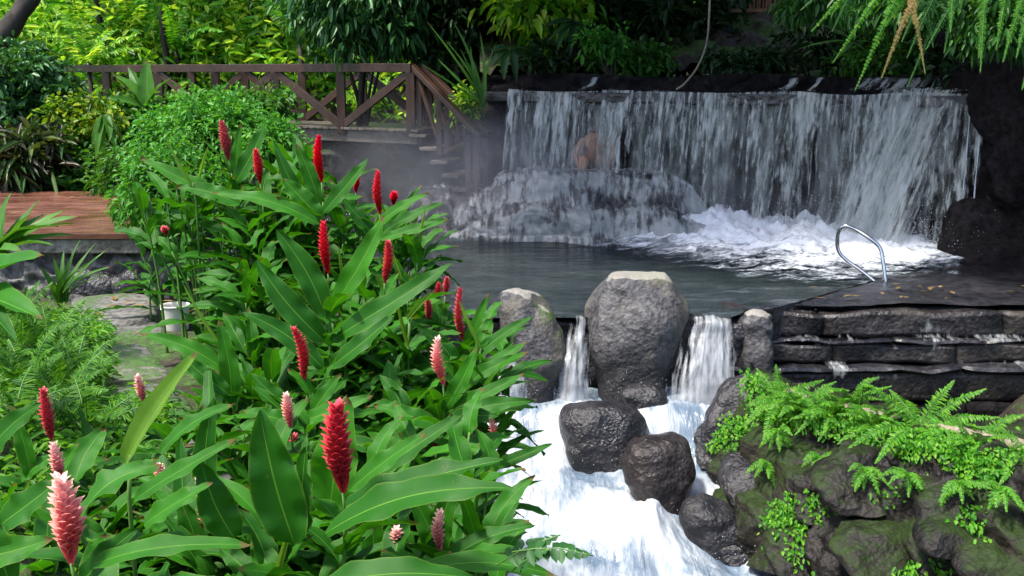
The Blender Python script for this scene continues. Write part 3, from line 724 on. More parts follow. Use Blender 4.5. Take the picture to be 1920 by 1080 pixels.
# weir wall under the spills
root = empty('weir', (1, 9.8, -.8)); off = root.location.copy()
tag(root, 'dark rock sill under the two spills between the pool and the rapids', 'rock wall')
rows = [[Vector((x, 9.86+oy+.06*math.sin(x*5), z)) for x in (-1.6, -.8, 0, .6, 1.2, 1.7, 2.3)] for z, oy in ((-.03, .35), (-.03, 0), (-.15, -.07), (-.5, -.1), (-.9, -.12), (-1.5, -.1))]
sheet('rock_face', rows, 110, 46, M['wetrock'], root, .05, 3, 'stone', off=off, seed=2)
def spill(label, top_, bot_, pyt, pyb, Yt, Yb, bulge, seed, zt=-.0):
    px0, px1 = bot_; root = empty('spill', at((px0+px1)/2, pyb, Yb)); off = root.location.copy(); tag(root, label, 'small waterfall')
    for lay in range(2):
        rows = []
        for s in (0, .12, .3, .55, .8, 1):
            py = pyt+(pyb-pyt)*s; Y = Yt+(Yb-Yt)*(1-(1-s)**2)-lay*.04
            f_ = s**.7; a_ = top_[0]+(bot_[0]-top_[0])*f_; b_ = top_[1]+(bot_[1]-top_[1])*f_
            row = [at(a_+(b_-a_)*k/6, py+(3-abs(k-3))*(-2 if s == 0 else 0), Y-bulge*math.sin(math.pi*k/6)) for k in range(7)]
            if s == 0:
                rows.append([p+Vector((0, .28, .02)) for p in row])
            rows.append(row)
        sheet('water_sheet', rows, 50, 30, M['smallfall'], root, .03, 5, 'fbm', off=off, seed=seed+lay, fade=lambda u, v, p: .80+.26*min(1, 3.5*u*(1-u))+.14*v**2-(.15 if v < .12 else 0))
spill('narrow white spill of water falling between the two pale boulders', (1066, 1108), (1032, 1110), 604, 765, 9.75, 9.42, .05, 20)
spill('wider spill of water falling between the grey boulder and the stepped wall', (1276, 1384), (1238, 1388), 604, 790, 9.72, 9.38, .08, 24)
spill('partly hidden spill of water beside the leaves left of the pale boulder', (935, 992), (915, 994), 640, 765, 9.6, 9.33, .04, 28)

# ------------------------------------------------------------------ rapids
nx, nyy = 230, 380; V = []; FD = []; UV = []
for j in range(nyy+1):
    y = 9.75-5.6*j/nyy
    base = -.65-.41*smooth(9.2, 8.7, y)-.26*smooth(8.7, 7.9, y)-.38*smooth(7.9, 6.0, y)-.3*smooth(6, 4.2, y)
    for i in range(nx+1):
        x = -1.5+4.0*i/nx
        q = Vector((x*1.5, y*1.1, 1)); wq = q+noise.noise_vector(q*1.2)*.35
        tb = smooth(9.4, 8.4, y)
        h = .13*fbm(Vector((wq.x*1.3, wq.y*1.0, 1)), 3, 1.1)*(.25+tb*.75)+.035*tb*fbm(Vector((wq.x*4.2+5, wq.y*2.2, 1)), 4, .9)+.010*fbm(wq*7, 3, .9)
        # humps over hidden stones
        for hx, hy, hr, hh in ((1.05, 7.95, .45, .20), (.2, 8.3, .5, .12), (.55, 7.4, .5, .12), (1.25, 7.1, .4, .1)):
            d2 = ((x-hx)**2+((y-hy)*.8)**2)/hr**2
            if d2 < 5: h += hh*math.exp(-d2*1.6)
        V.append(Vector((x, y, base+h))); UV.append((x, y))
        FD.append(.95+.30*fbm(wq*1.1+Vector((3, 3, 3)), 4)+.8*(h-.05))
w_ = nx+1; Fc = np.array([(j*w_+i, (j+1)*w_+i, (j+1)*w_+i+1, j*w_+i+1) for j in range(nyy) for i in range(nx)])
o = mesh_np('stream_water', V, Fc, M['rapids'], None, True, UV); tag(o, kind='structure')
a = o.data.attributes.new('fade', 'FLOAT', 'POINT'); a.data.foreach_set('value', np.array(FD, dtype=np.float32))
# droplets thrown up by the rapids and by the foot of the falls
def droplets(name, label, pts, rmin, rmax):
    n = len(pts); P = np.array(pts); r = rmin+(rmax-rmin)*rng.random(n)**2.5
    O = np.array([[1, 0, 0], [-1, 0, 0], [0, 1, 0], [0, -1, 0], [0, 0, 1.5], [0, 0, -1.5]])
    V = (P[:, None, :]+O[None]*r[:, None, None]).reshape(-1, 3)
    T_ = np.array([[0, 2, 4], [2, 1, 4], [1, 3, 4], [3, 0, 4], [2, 0, 5], [1, 2, 5], [3, 1, 5], [0, 3, 5]])
    Fq = ((np.arange(n)*6)[:, None, None]+T_[None]).reshape(-1, 3)
    tag(mesh_np(name, V, Fq, M['drop'], None), label, 'spray', kind='stuff')
M['drop'] = flat('spray_drop', (.75, .78, .82), .3, transl=.4)
pp = []
for k in range(3200):
    x = rng.uniform(-.6, 2.0); y = rng.uniform(6.3, 9.4)
    cl = noise.noise(Vector((x*2.5, y*2.5, 4)))
    if cl < -.05: continue
    base = -.65-.41*smooth(9.2, 8.7, y)-.26*smooth(8.7, 7.9, y)-.38*smooth(7.9, 6.0, y)-.3*smooth(6, 4.2, y)
    pp.append((x, y, base+.08+.10*cl+abs(rng.normal())*.07))
droplets('spray', 'fine white droplets thrown up over the rapids', pp, .0012, .0042)
pp = []
for k in range(3500):
    t = rng.random()*1.05; b = foot(min(t, 1.05))
    hh = .10+.30*smooth(.1, .5, t)
    o_ = abs(rng.normal())*.35
    pp.append((b.x-.42*(o_-.1), b.y-.91*(o_-.1), .06+abs(rng.normal())*hh*.75*math.exp(-o_*1.3)+hh*.35))
droplets('spray', 'white spray hanging over the foot of the wide waterfall', pp, .002, .006)

# ------------------------------------------------------------------ stepped wall, slab and right bank
root = empty('stepped_wall', (3.5, 10, -.5)); off = root.location.copy()
tag(root, 'low stepped wall of wet dark stone courses right of the wide spill', 'wall')
def blocks(name, x0, x1, y, dy, z0, z1, wmin, wmax, mt, seed):
    rdk = random.Random(seed); bm = bmesh.new(); x = x0
    while x < x1:
        wd = rdk.uniform(wmin, wmax); r_ = bmesh.ops.create_cube(bm, size=1.0); vs = r_['verts']
        dd = dy*rdk.uniform(.94, 1.06)
        for v in vs: v.co = Vector((x+wd/2+v.co.x*(wd-.006), y+dd/2+v.co.y*dd-off.y*0, (z0+z1)/2+v.co.z*(z1-z0-.006)))
        x += wd
    bmesh.ops.bevel(bm, geom=bm.edges[:], offset=.014, segments=2, affect='EDGES')
    bmesh.ops.subdivide_edges(bm, edges=[e for e in bm.edges if e.calc_length() > .05], cuts=7, use_grid_fill=True)
    for v in bm.verts: v.co += noise.noise_vector(v.co*3.2+Vector((seed, 0, 0)))*.038+noise.noise_vector(v.co*11)*.008
    me = bpy.data.meshes.new(name); bm.to_mesh(me); bm.free(); me.materials.append(mt)
    for p_ in me.polygons: p_.use_smooth = True
    me.transform(Matrix.Translation(-off)); o_ = bpy.data.objects.new(name, me); COL.objects.link(o_); o_.parent = root; return o_
blocks('stone_course', 2.02, 7.6, 10.02, .5, -.235, -.005, .7, 2.0, M['ledgerock'], 1)
blocks('ledge_slab', 1.98, 7.6, 9.88, .6, -.275, -.238, .8, 1.6, M['wetslab'], 2)
blocks('stone_course', 2.02, 7.6, 9.90, .6, -.46, -.278, .6, 2.1, M['ledgerock'], 3)
blocks('ledge_slab', 1.96, 7.6, 9.72, .7, -.505, -.463, .8, 1.7, M['wetslab'], 4)
blocks('stone_course', 1.96, 7.6, 9.78, .7, -.80, -.508, .7, 1.8, M['ledgerock'], 5)
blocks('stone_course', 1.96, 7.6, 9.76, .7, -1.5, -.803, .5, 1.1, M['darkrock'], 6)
poly = [atz(1425, 584, .05), atz(1500, 566, .06), atz(1560, 548, .06), atz(1640, 527, .06), atz(1740, 505, .07), atz(1850, 497, .07), atz(2050, 500, .07)]
front = [Vector((p, 10.16, .045)) for p in (2.15, 2.6, 3.2, 3.9, 4.9, 5.8, 7.6)]
rows = [poly, [a.lerp(b, .5) for a, b in zip(poly, front)], front]
o = sheet('wet_slab', rows, 90, 30, M['wetslab'], None, .03, 1.1, 'fbm', thick=0, amp2=.006); tag(o, 'dark glistening stone slab at the pool rim beneath the steel handrail', 'stone slab')
rows = [[p+Vector((0, .01, 0)) for p in poly], [p+Vector((0, .0, -.6)) for p in poly]]
sheet('slab_side', [[p-Vector((0, 0, 0)) for p in rows[0]], rows[1]], 60, 8, M['wetslab'], o, .01, 3)
wrows = [[Vector((x, 10.0+oy+.02*math.sin(x*3), z)) for x in (2.0, 3, 4.2, 5.5, 7.5)] for oy, z in ((.10, .015), (-.01, .01), (-.02, -.10), (-.025, -.215), (-.13, -.222), (-.145, -.28), (-.135, -.40), (-.15, -.448), (-.29, -.448), (-.30, -.60), (-.26, -.80))]
sheet('trickling_water', wrows, 240, 60, M['ledgefall'], root, .012, 6, 'fbm', off=root.location.copy(), seed=15, fade=lambda u, v, p: .76+.28*fbm(Vector((p.x*1.3, p.z*5, 2)), 4)+.10*(1 if (p.z > -.235 and p.z < -.20) or (p.z < -.42 and p.z > -.47) else 0)-.6*smooth(-.55, -.7, p.z)-.10*smooth(3.2, 2.2, p.x))  # pale film of water laid over the courses to paint whitish glints
# handrail of the pool ladder
hp = [(1660, 527), (1656, 492), (1650, 465), (1632, 448), (1605, 431), (1583, 424), (1571, 440), (1572, 470), (1590, 490), (1618, 510), (1645, 532)]
Ys = [11.25, 11.3, 11.35, 11.4, 11.5, 11.55, 11.6, 11.6, 11.55, 11.45, 11.35]
pts = curve_pts([at(x, y, Y) for (x, y), Y in zip(hp, Ys)], 60)
pts = [pts[0]-Vector((0, 0, .12))]+pts+[pts[-1]-Vector((-.06, .0, .10))]
mb = MB(); mb.tube(pts, .021, 12); o = mb.build('handrail', M['steel'], smooth=True); tag(o, 'bent stainless steel grab rail rising from the dark slab by the foam', 'handrail')

# right bank with moss and ferns
bank = [  # rows from back of the crest down the face: (px, py, Y)
    [(1400, 700, 9.4), (1520, 735, 9.3), (1640, 770, 9.0), (1760, 790, 8.6), (1880, 800, 8.2), (2020, 810, 7.8)],
    [(1395, 712, 8.95), (1500, 752, 8.5), (1620, 790, 8.0), (1740, 815, 7.5), (1860, 840, 7.0), (2020, 850, 6.6)],
    [(1360, 780, 8.9), (1470, 800, 8.3), (1600, 830, 7.75), (1730, 860, 7.2), (1860, 890, 6.75), (2020, 900, 6.3)],
    [(1320, 860, 8.8), (1430, 870, 8.1), (1570, 900, 7.55), (1710, 930, 7.0), (1850, 960, 6.5), (2020, 980, 6.0)],
    [(1300, 930, 8.7), (1400, 960, 7.9), (1540, 1000, 7.3), (1690, 1030, 6.8), (1840, 1050, 6.3), (2020, 1060, 5.8)],
    [(1340, 1010, 8.3), (1430, 1070, 7.45), (1540, 1110, 7.0), (1700, 1150, 6.5), (1850, 1180, 6.0), (2020, 1200, 5.5)]]
rows = [[at(*p) for p in r] for r in bank]
o = sheet('rock_bank', rows, 230, 150, M['mossrock'], None, -.09, 2.1, 'stone', seed=21, amp2=-.015)
tag(o, 'mossy stone bank with ferns along its crest, right of the rapids', 'rock wall')
def bank_pt(u, v):
    cu = [curve_pts(r, 100)[int(u*100)] for r in rows]
    return curve_pts(cu, 50)[int(v*50)]

rdb = random.Random(31)
BS = [(1345, 835, 55, 45, 8.75, 'wetrock', 'dark wet stone in the bank beside the brownish black boulder'), (1420, 905, 60, 55, 8.05, 'wetrock', 'rounded grey black stone in the bank face above the lowest rock'),
      (1405, 1010, 75, 50, 7.75, 'wetrock', 'dark wet stone at the foot of the bank by the bottom of the picture'), (1530, 930, 48, 50, 7.4, 'mossrock', 'mossy stone in the middle of the bank face under the small leaves'),
      (1620, 905, 80, 62, 7.15, 'mossrock', 'large rounded mossy stone under the largest fern'), (1500, 1040, 70, 50, 7.15, 'mossrock', 'mossy stone low in the bank, right of the dark wet one'),
      (1660, 1040, 85, 60, 6.65, 'mossrock', 'brown mossy stone at the bottom of the bank face'), (1790, 985, 75, 60, 6.4, 'mossrock', 'rough brown stone in the bank below the branch'), (1880, 1060, 70, 55, 6.05, 'mossrock', 'stone at the bottom right corner of the bank'),
      (1475, 845, 42, 36, 8.0, 'mossrock', 'small mossy stone below the left fern'), (1350, 915, 38, 34, 8.35, 'wetrock', 'small black stone between the boulder and the bank'), (1750, 900, 46, 34, 6.95, 'mossrock', 'flat mossy stone just under the pale branch')]
for k, (px, py, rx, ry, Y, mm, lb) in enumerate(BS):
    j = lambda: rdb.uniform(-.12, .12)
    prock('bank_stone', lb, [(py-ry, px-rx*(.45+j()), px+rx*(.45+j())), (py-ry*.7, px-rx*(.8+j()), px+rx*(.8+j())), (py-ry*.1, px-rx*(1+j()), px+rx*(1+j())), (py+ry*.5, px-rx*(.95+j()), px+rx*(.95+j())), (py+ry, px-rx*.6, px+rx*.6)], Y+.27, M[mm], .62, 70+k, .075, 2.3, cat='stone', lean=.9)

# pale root along the crest
bp = [(1470, 742, 8.55), (1530, 762, 8.35), (1600, 778, 8.1), (1660, 792, 7.9), (1730, 806, 7.6), (1800, 822, 7.3), (1860, 836, 7.05), (1930, 850, 6.8), (2000, 866, 6.6)]
mb = MB(); pts = curve_pts([at(*p)+Vector((0, -.05, .05)) for p in bp], 50); mb.tube(pts, [.035+.02*i/50+.007*math.sin(i*1.3) for i in range(51)], 9)
tag(mb.build('fallen_branch', M['palebark'], smooth=True), 'pale bare branch lying along the crest of the mossy bank', 'branch')

# ------------------------------------------------------------------ ferns
def frond(base, tip, arch, wid, n=34, seed=0, face=Vector((0, 0, 1)), up=Vector((0, 0, 1))):
    """once-divided fern frond; returns leaflet arrays and rachis points"""
    base = Vector(base); tip = Vector(tip); ax = tip-base; L = ax.length
    mid = base.lerp(tip, .5)+up*arch*L
    pts = curve_pts([base, mid, tip], n); P = []; D = []; Nn = []; LL = []
    rd_ = random.Random(seed)
    for i in range(2, n):
        t = i/n; d = (pts[min(i+1, n)]-pts[i-1]).normalized(); s = d.cross(face)
        if s.length < .05: s = d.cross(Vector((0, 1, .2)))
        s.normalize(); u = s.cross(d)
        l = wid*.62*math.sin(math.pi*min(1, (t*.92+.06)**.62))*(.6+.55*rd_.random())+.004
        for sg in (-1, 1):
            P.append(pts[i]); D.append(s*sg+d*(.28+rd_.uniform(-.25, .45))-u*rd_.uniform(-.1, .45)); Nn.append(u+Vector((rd_.uniform(-.3, .3), rd_.uniform(-.3, .3), 0))); LL.append(l)
    return np.array(P), np.array(D), np.array(Nn), np.array(LL), pts
def fern(label, fronds, m='fern', group=None, name='fern', loc=None, n=52, face=Vector((0, -.45, .89))):
    """fronds: (base, tip, arch, width)"""
    base = loc or fronds[0][0]; root = empty(name, base); tag(root, label, 'fern', group)
    A = []; mb = MB()
    for k, (b, t, ar, wd) in enumerate(fronds):
        P, D, Nn, LL, pts = frond(b, t, ar, wd, n, seed=k*7+len(label), face=face); L0 = (Vector(t)-Vector(b)).length/n*1.25
        A.append((P, D, Nn, LL, np.full(len(P), L0))); mb.tube(pts[::3]+[pts[-1]], .0022, 4)
    P, D, Nn, LL, W = (np.concatenate([a[i] for a in A]) for i in range(5))
    V, Fq = leaves_np(P, D, Nn, LL, W, .12, .1)
    mesh_np('fronds', V, Fq, M[m], root, True, off=base)
    mb.build('stalks', M['stem'], root, base, True)
    return root
def rosette(c, nf, L, el=(10, 60), spread=(0, 360), seed=0, wid=.09, up=.5):
    rd_ = random.Random(seed); c = Vector(c); out = []
    for k in range(nf):
        a = R(spread[0]+(spread[1]-spread[0])*(k+rd_.uniform(-.3, .3))/nf); e = R(rd_.uniform(*el)); l = L*rd_.uniform(.7, 1.1)
        d = Vector((math.cos(a)*math.cos(e), math.sin(a)*math.cos(e), math.sin(e)))
        out.append((c, c+d*l, rd_.uniform(.06, .2), wid*rd_.uniform(.8, 1.15)))
    return out
c = at(1722, 792, 7.5)
fr = [(at(1722, 800, 7.5), at(x, y, Y), ar, .11) for x, y, Y, ar in ((1625, 718, 7.6, .05), (1668, 730, 7.8, .08), (1790, 712, 7.5, .06), (1850, 728, 7.4, .07), (1875, 782, 7.3, .06), (1745, 905, 7.0, .10), (1800, 880, 7.1, .1), (1590, 840, 7.2, .12), (1640, 870, 7.1, .12), (1700, 750, 8.0, .1), (1900, 860, 7.0, .12), (1760, 850, 7.0, .1))]
fern('largest sword fern with tall arching fronds on the bank crest', fr)
c = at(1462, 748, 8.4)
fr = [(c, at(x, y, Y), ar, .095) for x, y, Y, ar in ((1455, 683, 8.5, .06), (1418, 690, 8.6, .05), (1395, 800, 8.2, .14), (1400, 760, 8.3, .1), (1520, 735, 8.3, .08), (1430, 830, 8.0, .12), (1500, 810, 8.0, .12), (1545, 712, 8.5, .05))]
fern('sword fern at the left end of the bank crest beside the pale stone', fr)
for k, (px, py, Y) in enumerate(((1450, 800, 8.15), (1530, 850, 7.75), (1610, 870, 7.3), (1690, 880, 7.1), (1780, 895, 6.75), (1860, 905, 6.5), (1430, 860, 8.1))):
    fern(['small hanging fern on the bank face near the left end', 'small hanging fern on the bank face under the bushy one', 'small hanging fern on the bank face left of the flat stone', 'small hanging fern below the stalks of the largest fern', 'small hanging fern on the bank face right of the largest fern', 'small hanging fern on the bank face by the picture edge', 'lowest small hanging fern at the left of the bank face'][k],
         rosette(at(px, py, Y)+Vector((0, -.13, .03)), 7, .22, (-65, 5), (190, 350), 50+k, .06), 'fern', 'small ferns hanging on the bank face', n=30)
k_ = 0
fl = ['small fern under the pale branch, nearest the rapids', 'bushy fern hanging from the middle of the bank crest', 'yellowish fern just left of the largest fern', 'fern half over the pale branch at mid bank', 'low fern right of the largest fern', 'fern at the picture edge on the crest of the bank']
for (px, py, Y) in ((1505, 765, 8.15), (1565, 778, 8.0), (1640, 800, 7.7), (1590, 760, 8.2), (1830, 835, 7.05), (1930, 850, 6.7)):
    fr = rosette(at(px, py, Y), 17, .36, (-35, 45), (165, 375), seed=k_, wid=.075); fern(fl[k_], fr, 'fern'); k_ += 1
for (px, py) in ((1465, 855), (1530, 800), (1700, 850), (1620, 850), (1780, 870)):
    pass
# small creeping leaves on the face of the bank
P = []; D = []; rd = random.Random(9)
for k in range(15000):
    u = rd.random(); v = .14+.80*rd.random()
    if noise.noise(Vector((u*5, v*5, 1)))+.9*(.42-v) < rd.uniform(-.05, .45): continue
    q = bank_pt(u, v)
    for j in range(rd.randint(1, 5)):
        P.append(q+Vector((rd.gauss(0, .03), -.15+rd.gauss(0, .04), .05+rd.gauss(0, .03)))); D.append((rd.gauss(0, 1), -1.0, -.6+rd.gauss(0, .5)))
n = len(P); V, Fq = leaves_np(np.array(P), np.array(D), rand_dirs(n)*.6+np.array([0, -.8, .6]), .020+.026*rng.random(n), .015+.016*rng.random(n))
tag(mesh_np('creeping_plants', V, Fq, M['fern'], None), 'small bright creeping leaves scattered over the face of the mossy bank', 'ground cover', kind='stuff')

# ------------------------------------------------------------------ bridge
br = empty('footbridge', (-1.5, 16.6, 1.36)); off = br.location.copy()
tag(br, 'brown timber footbridge with braced railings and stairs down to the pool', 'bridge')
B0 = Vector((-1.50, 16.5, 0)); B1 = Vector((-8.9, 21.2, 0)); bd = (B1-B0).normalized(); bn = Vector((-bd.y, bd.x, 0))
if bn.y < 0: bn = -bn
BL = (B1-B0).length; DK = 1.36; RT = 2.27
def bp_(s, o, z): p = B0+bd*s+bn*o; return Vector((p.x, p.y, z))
mb = MB(); mb.bar(bp_(-.1, .05, DK-.12), bp_(BL, .05, DK-.12), .09, .18); mb.bar(bp_(-.1, 1.35, DK-.12), bp_(BL, 1.35, DK-.12), .09, .18)
mb.build('deck_beam', M['plank'], br, off, bevel=.006)
mb = MB(); s = -.1; rd = random.Random(3)
while s < BL: mb.bar(bp_(s, -.06, DK-.008+rd.uniform(-.003, .003)), bp_(s, 1.46, DK-.008+rd.uniform(-.003, .003)), .135, .035); s += .145
mb.build('deck_planks', M['plank'], br, off, bevel=.004)
posts = [0, 1.35, 2.72, 4.1, 5.5, 6.9, 8.3, BL-.05]
for side in (0, 1.38):
    mb = MB(); mb.bar(bp_(-.05, side, RT), bp_(BL, side, RT), .13, .13); mb.build('top_rail', M['rail'], br, off, bevel=.008)
    sh = 0 if side == 0 else .72
    pp = [p+sh for p in posts if p+sh < BL]
    for k, p in enumerate(pp):
        mb = MB(); mb.bar(bp_(p, side, DK-.10), bp_(p, side, RT-.06), .13, .13); mb.build('post', M['railz'], br, off, bevel=.006)
        if k+1 < len(pp):
            q = pp[k+1]; a_, b_ = (DK+.06, RT-.09) if k % 2 else (RT-.09, DK+.06)
            if side == 0: a_, b_ = b_, a_
            mb = MB(); mb.bar(bp_(p+.06, side, b_ if side else (RT-.09 if k % 2 == 0 else DK+.06)), bp_(q-.06, side, a_ if side else (DK+.06 if k % 2 == 0 else RT-.09)), .06, .12); mb.build('brace', M['rail'], br, off, bevel=.004)
# stairs
st = [at(778, 128, 16.5), at(828, 183, 16.0), at(888, 250, 15.5)]
sb_ = [at(778, 240, 16.5), at(830, 290, 16.0), at(884, 372, 15.5)]
for dx, dy in ((0, 0), (.42, .62)):
    o3 = Vector((dx*.28, dy, 0))
    mb = MB(); mb.bar(st[0]+o3+Vector((-.04, 0, .03)), st[2]+o3+Vector((.10, -.05, -.04)), .10, .075); mb.build('stair_rail', M['rail'], br, off, bevel=.008)
    for k in range(3):
        for e in (0, .115):
            mb = MB(); mb.bar(sb_[k]+o3+Vector((e-.05, 0, 0)), Vector((sb_[k].x+e-.05+o3.x, sb_[k].y+o3.y, st[k].z-.03-(.08 if e else 0))), .075, .06); mb.build('post', M['railz'], br, off, bevel=.005)
    mb = MB(); mb.bar(st[0]+o3+Vector((.02, 0, -.06)), sb_[1]+o3+Vector((-.03, 0, .12)), .04, .06); mb.build('brace', M['rail'], br, off, bevel=.004)
    mb = MB(); mb.bar(sb_[1]+o3+Vector((.03, 0, .04)), st[2]+o3+Vector((-.04, 0, -.10)), .04, .06); mb.build('brace', M['rail'], br, off, bevel=.004)
for k in range(5):
    p = sb_[0].lerp(sb_[2], (k+.6)/5.2); mb = MB(); mb.box(p+Vector((.05, .38, -.0)), (.26, .85, .045), Matrix.Rotation(-.25, 3, 'Z')); mb.build('tread', M['plank'], br, off, bevel=.004)
# stone abutment and footings under the bridge
o = sheet('abutment_wall', [[Vector((x, 17.4+oy, z)) for x in (-5.5, -4.2, -3, -2, -.6, 0)] for z, oy in ((1.22, .1), (.9, 0), (.4, -.05), (-.4, -.1))], 120, 40, M['mossrock'], None, .09, 2.3, 'stone', seed=31)
tag(o, 'dark damp stone wall in the shadow beneath the footbridge', 'wall')

# ------------------------------------------------------------------ boardwalk, rubble wall, steps at left
root = empty('boardwalk', (-4.5, 10, .9)); off = root.location.copy()
tag(root, 'reddish wet timber boardwalk at the left above the stone steps', 'boardwalk')
rd = random.Random(8)
for k in range(11):
    y = 9.02+k*.29
    mb = MB(); mb.bar((-9.5, y+.06*0, .89+rd.uniform(-.004, .004)), (-3.03-.06*k+rd.uniform(-.03, .03), y, .89+rd.uniform(-.004, .004)), .28, .05)
    mb.build('plank', M['redwood'], root, off, bevel=.006)
mb = MB(); mb.bar((-9.5, 8.94, .80), (-3.03, 8.94, .80), .07, .12); mb.build('edge_beam', M['slab'], root, off, bevel=.01)
o = sheet('rubble_wall', [[Vector((x, 8.96+oy, z)) for x in (-6.5, -5, -4, -3.3, -2.9, -2.7)] for z, oy in ((.74, .04), (.55, -.02), (.35, -.04), (.05, -.08))], 110, 30, M['slab'], None, .09, 4.6, 'stone', seed=33)
tag(o, 'grey rubble stone wall holding up the reddish boardwalk', 'wall')
def slab(name, label, poly_px, z, th, m, seed=0):
    """irregular stone slab: outline given as photo points on level z"""
    P = [atz(x, y, z) for x, y in poly_px]
    cx = sum(P, Vector())/len(P); V = []; n = 40; k = len(P)
    ring = curve_pts(P+[P[0]], n)[:-1]
    for lev, sc in ((0, .0), (0, .5), (0, .9), (-.015, .985), (-th*.5, 1.0), (-th, .97)):
        for p in ring:
            q = cx.lerp(p, sc); q = Vector((q.x, q.y, z+lev)); q += noise.noise_vector(q*4+Vector((seed, 0, 0)))*.014
            V.append(q)
    Fc = [(r*n+i, r*n+(i+1) % n, (r+1)*n+(i+1) % n, (r+1)*n+i) for r in range(5) for i in range(n)]
    o = mesh_np(name, V, Fc, m); tag(o, label, 'stone step'); return o
slab('stone_step', 'brownish stone step directly below the rubble wall', [(130, 560), (200, 548), (290, 552), (300, 582), (250, 604), (150, 606)], .46, .16, M['slab'], 1)
slab('stone_step', 'pale grey stone step between the brownish step and the path', [(150, 606), (240, 600), (300, 606), (300, 628), (240, 640), (160, 634)], .44, .14, M['slab'], 2)
slab('paving_stone', 'grey path slab below the steps beside the ground cover', [(190, 646), (260, 642), (300, 672), (318, 706), (250, 716), (196, 706)], .515, .12, M['slab'], 3)
slab('paving_stone', 'grey path slab seen low among the ginger leaves', [(215, 724), (300, 716), (350, 745), (370, 800), (280, 815), (215, 780)], .61, .12, M['slab'], 4)
slab('paving_stone', 'dark path slab lowest among the leaves', [(300, 820), (390, 812), (440, 850), (430, 910), (330, 905)], .66, .12, M['slab'], 5)
k = 0
for px, py, r in ((190, 530, 34), (222, 532, 26), (158, 520, 30), (248, 520, 26)):
    o = prock('stone', ['rounded stone against the foot of the rubble wall, second from left', 'rounded stone at the foot of the rubble wall, third from left', 'leftmost rounded stone at the foot of the rubble wall', 'rightmost rounded stone at the foot of the rubble wall'][k],
          [(py-r*.6, px-r*.5, px+r*.5), (py-r*.2, px-r, px+r), (py+r*.3, px-r, px+r), (py+r, px-r*.8, px+r*.8)], 8.75, M['wetrock'], .9, 40+k, .02, 2.2, cat='stone', group='stones at the foot of the rubble wall'); k += 1
# fallen leaves lying about
P = []; D = []; rl = random.Random(19)
for k in range(46):
    x, y, z = rl.choice([(rl.uniform(2.3, 5.2), rl.uniform(10.25, 11.0), .085), (rl.uniform(-6, -3.2), rl.uniform(9.1, 11.8), .925), (rl.uniform(-3.1, -2.4), rl.uniform(7.7, 8.6), .475)])
    P.append((x, y, z)); a = rl.uniform(0, 6.28); D.append((math.cos(a), math.sin(a), .05))
n = len(P); V, Fq = leaves_np(np.array(P), np.array(D), rand_dirs(n)*.15+np.array([0, 0, 1.]), .07+.06*rng.random(n), .03+.02*rng.random(n), 0, .1)
tag(mesh_np('fallen_leaves', V, Fq, M['fern_dry'], None), 'dry fallen leaves strewn on the slab, the boardwalk and the step', 'leaf litter', kind='stuff')
# white bucket
bc = atz(331, 617, .42); mb = MB()
ring = []
bk = empty('bucket', bc); tag(bk, 'white plastic bucket half hidden by leaves beside the stone steps', 'bucket')
prof = [(.082, 0), (.086, .03), (.095, .15), (.098, .165), (.102, .166), (.102, .178), (.096, .178), (.092, .16), (.083, .02), (.001, .015)]
V = [bc+Vector((r*math.cos(a*2*math.pi/32), r*math.sin(a*2*math.pi/32), z)) for r, z in prof for a in range(32)]
Fc = [(i*32+a, i*32+(a+1) % 32, (i+1)*32+(a+1) % 32, (i+1)*32+a) for i in range(len(prof)-1) for a in range(32)]
mesh_np('pail', V, Fc, M['bucket'], bk, off=bc)
mb = MB(); mb.tube([bc+Vector((.103*math.cos(a), .103*math.sin(a)*.35-.10*math.sin(a)*.9, .165-.05*math.sin(a))) for a in [math.pi*i/16 for i in range(17)]], .0025, 6); mb.build('handle', M['steel'], bk, bc, True)

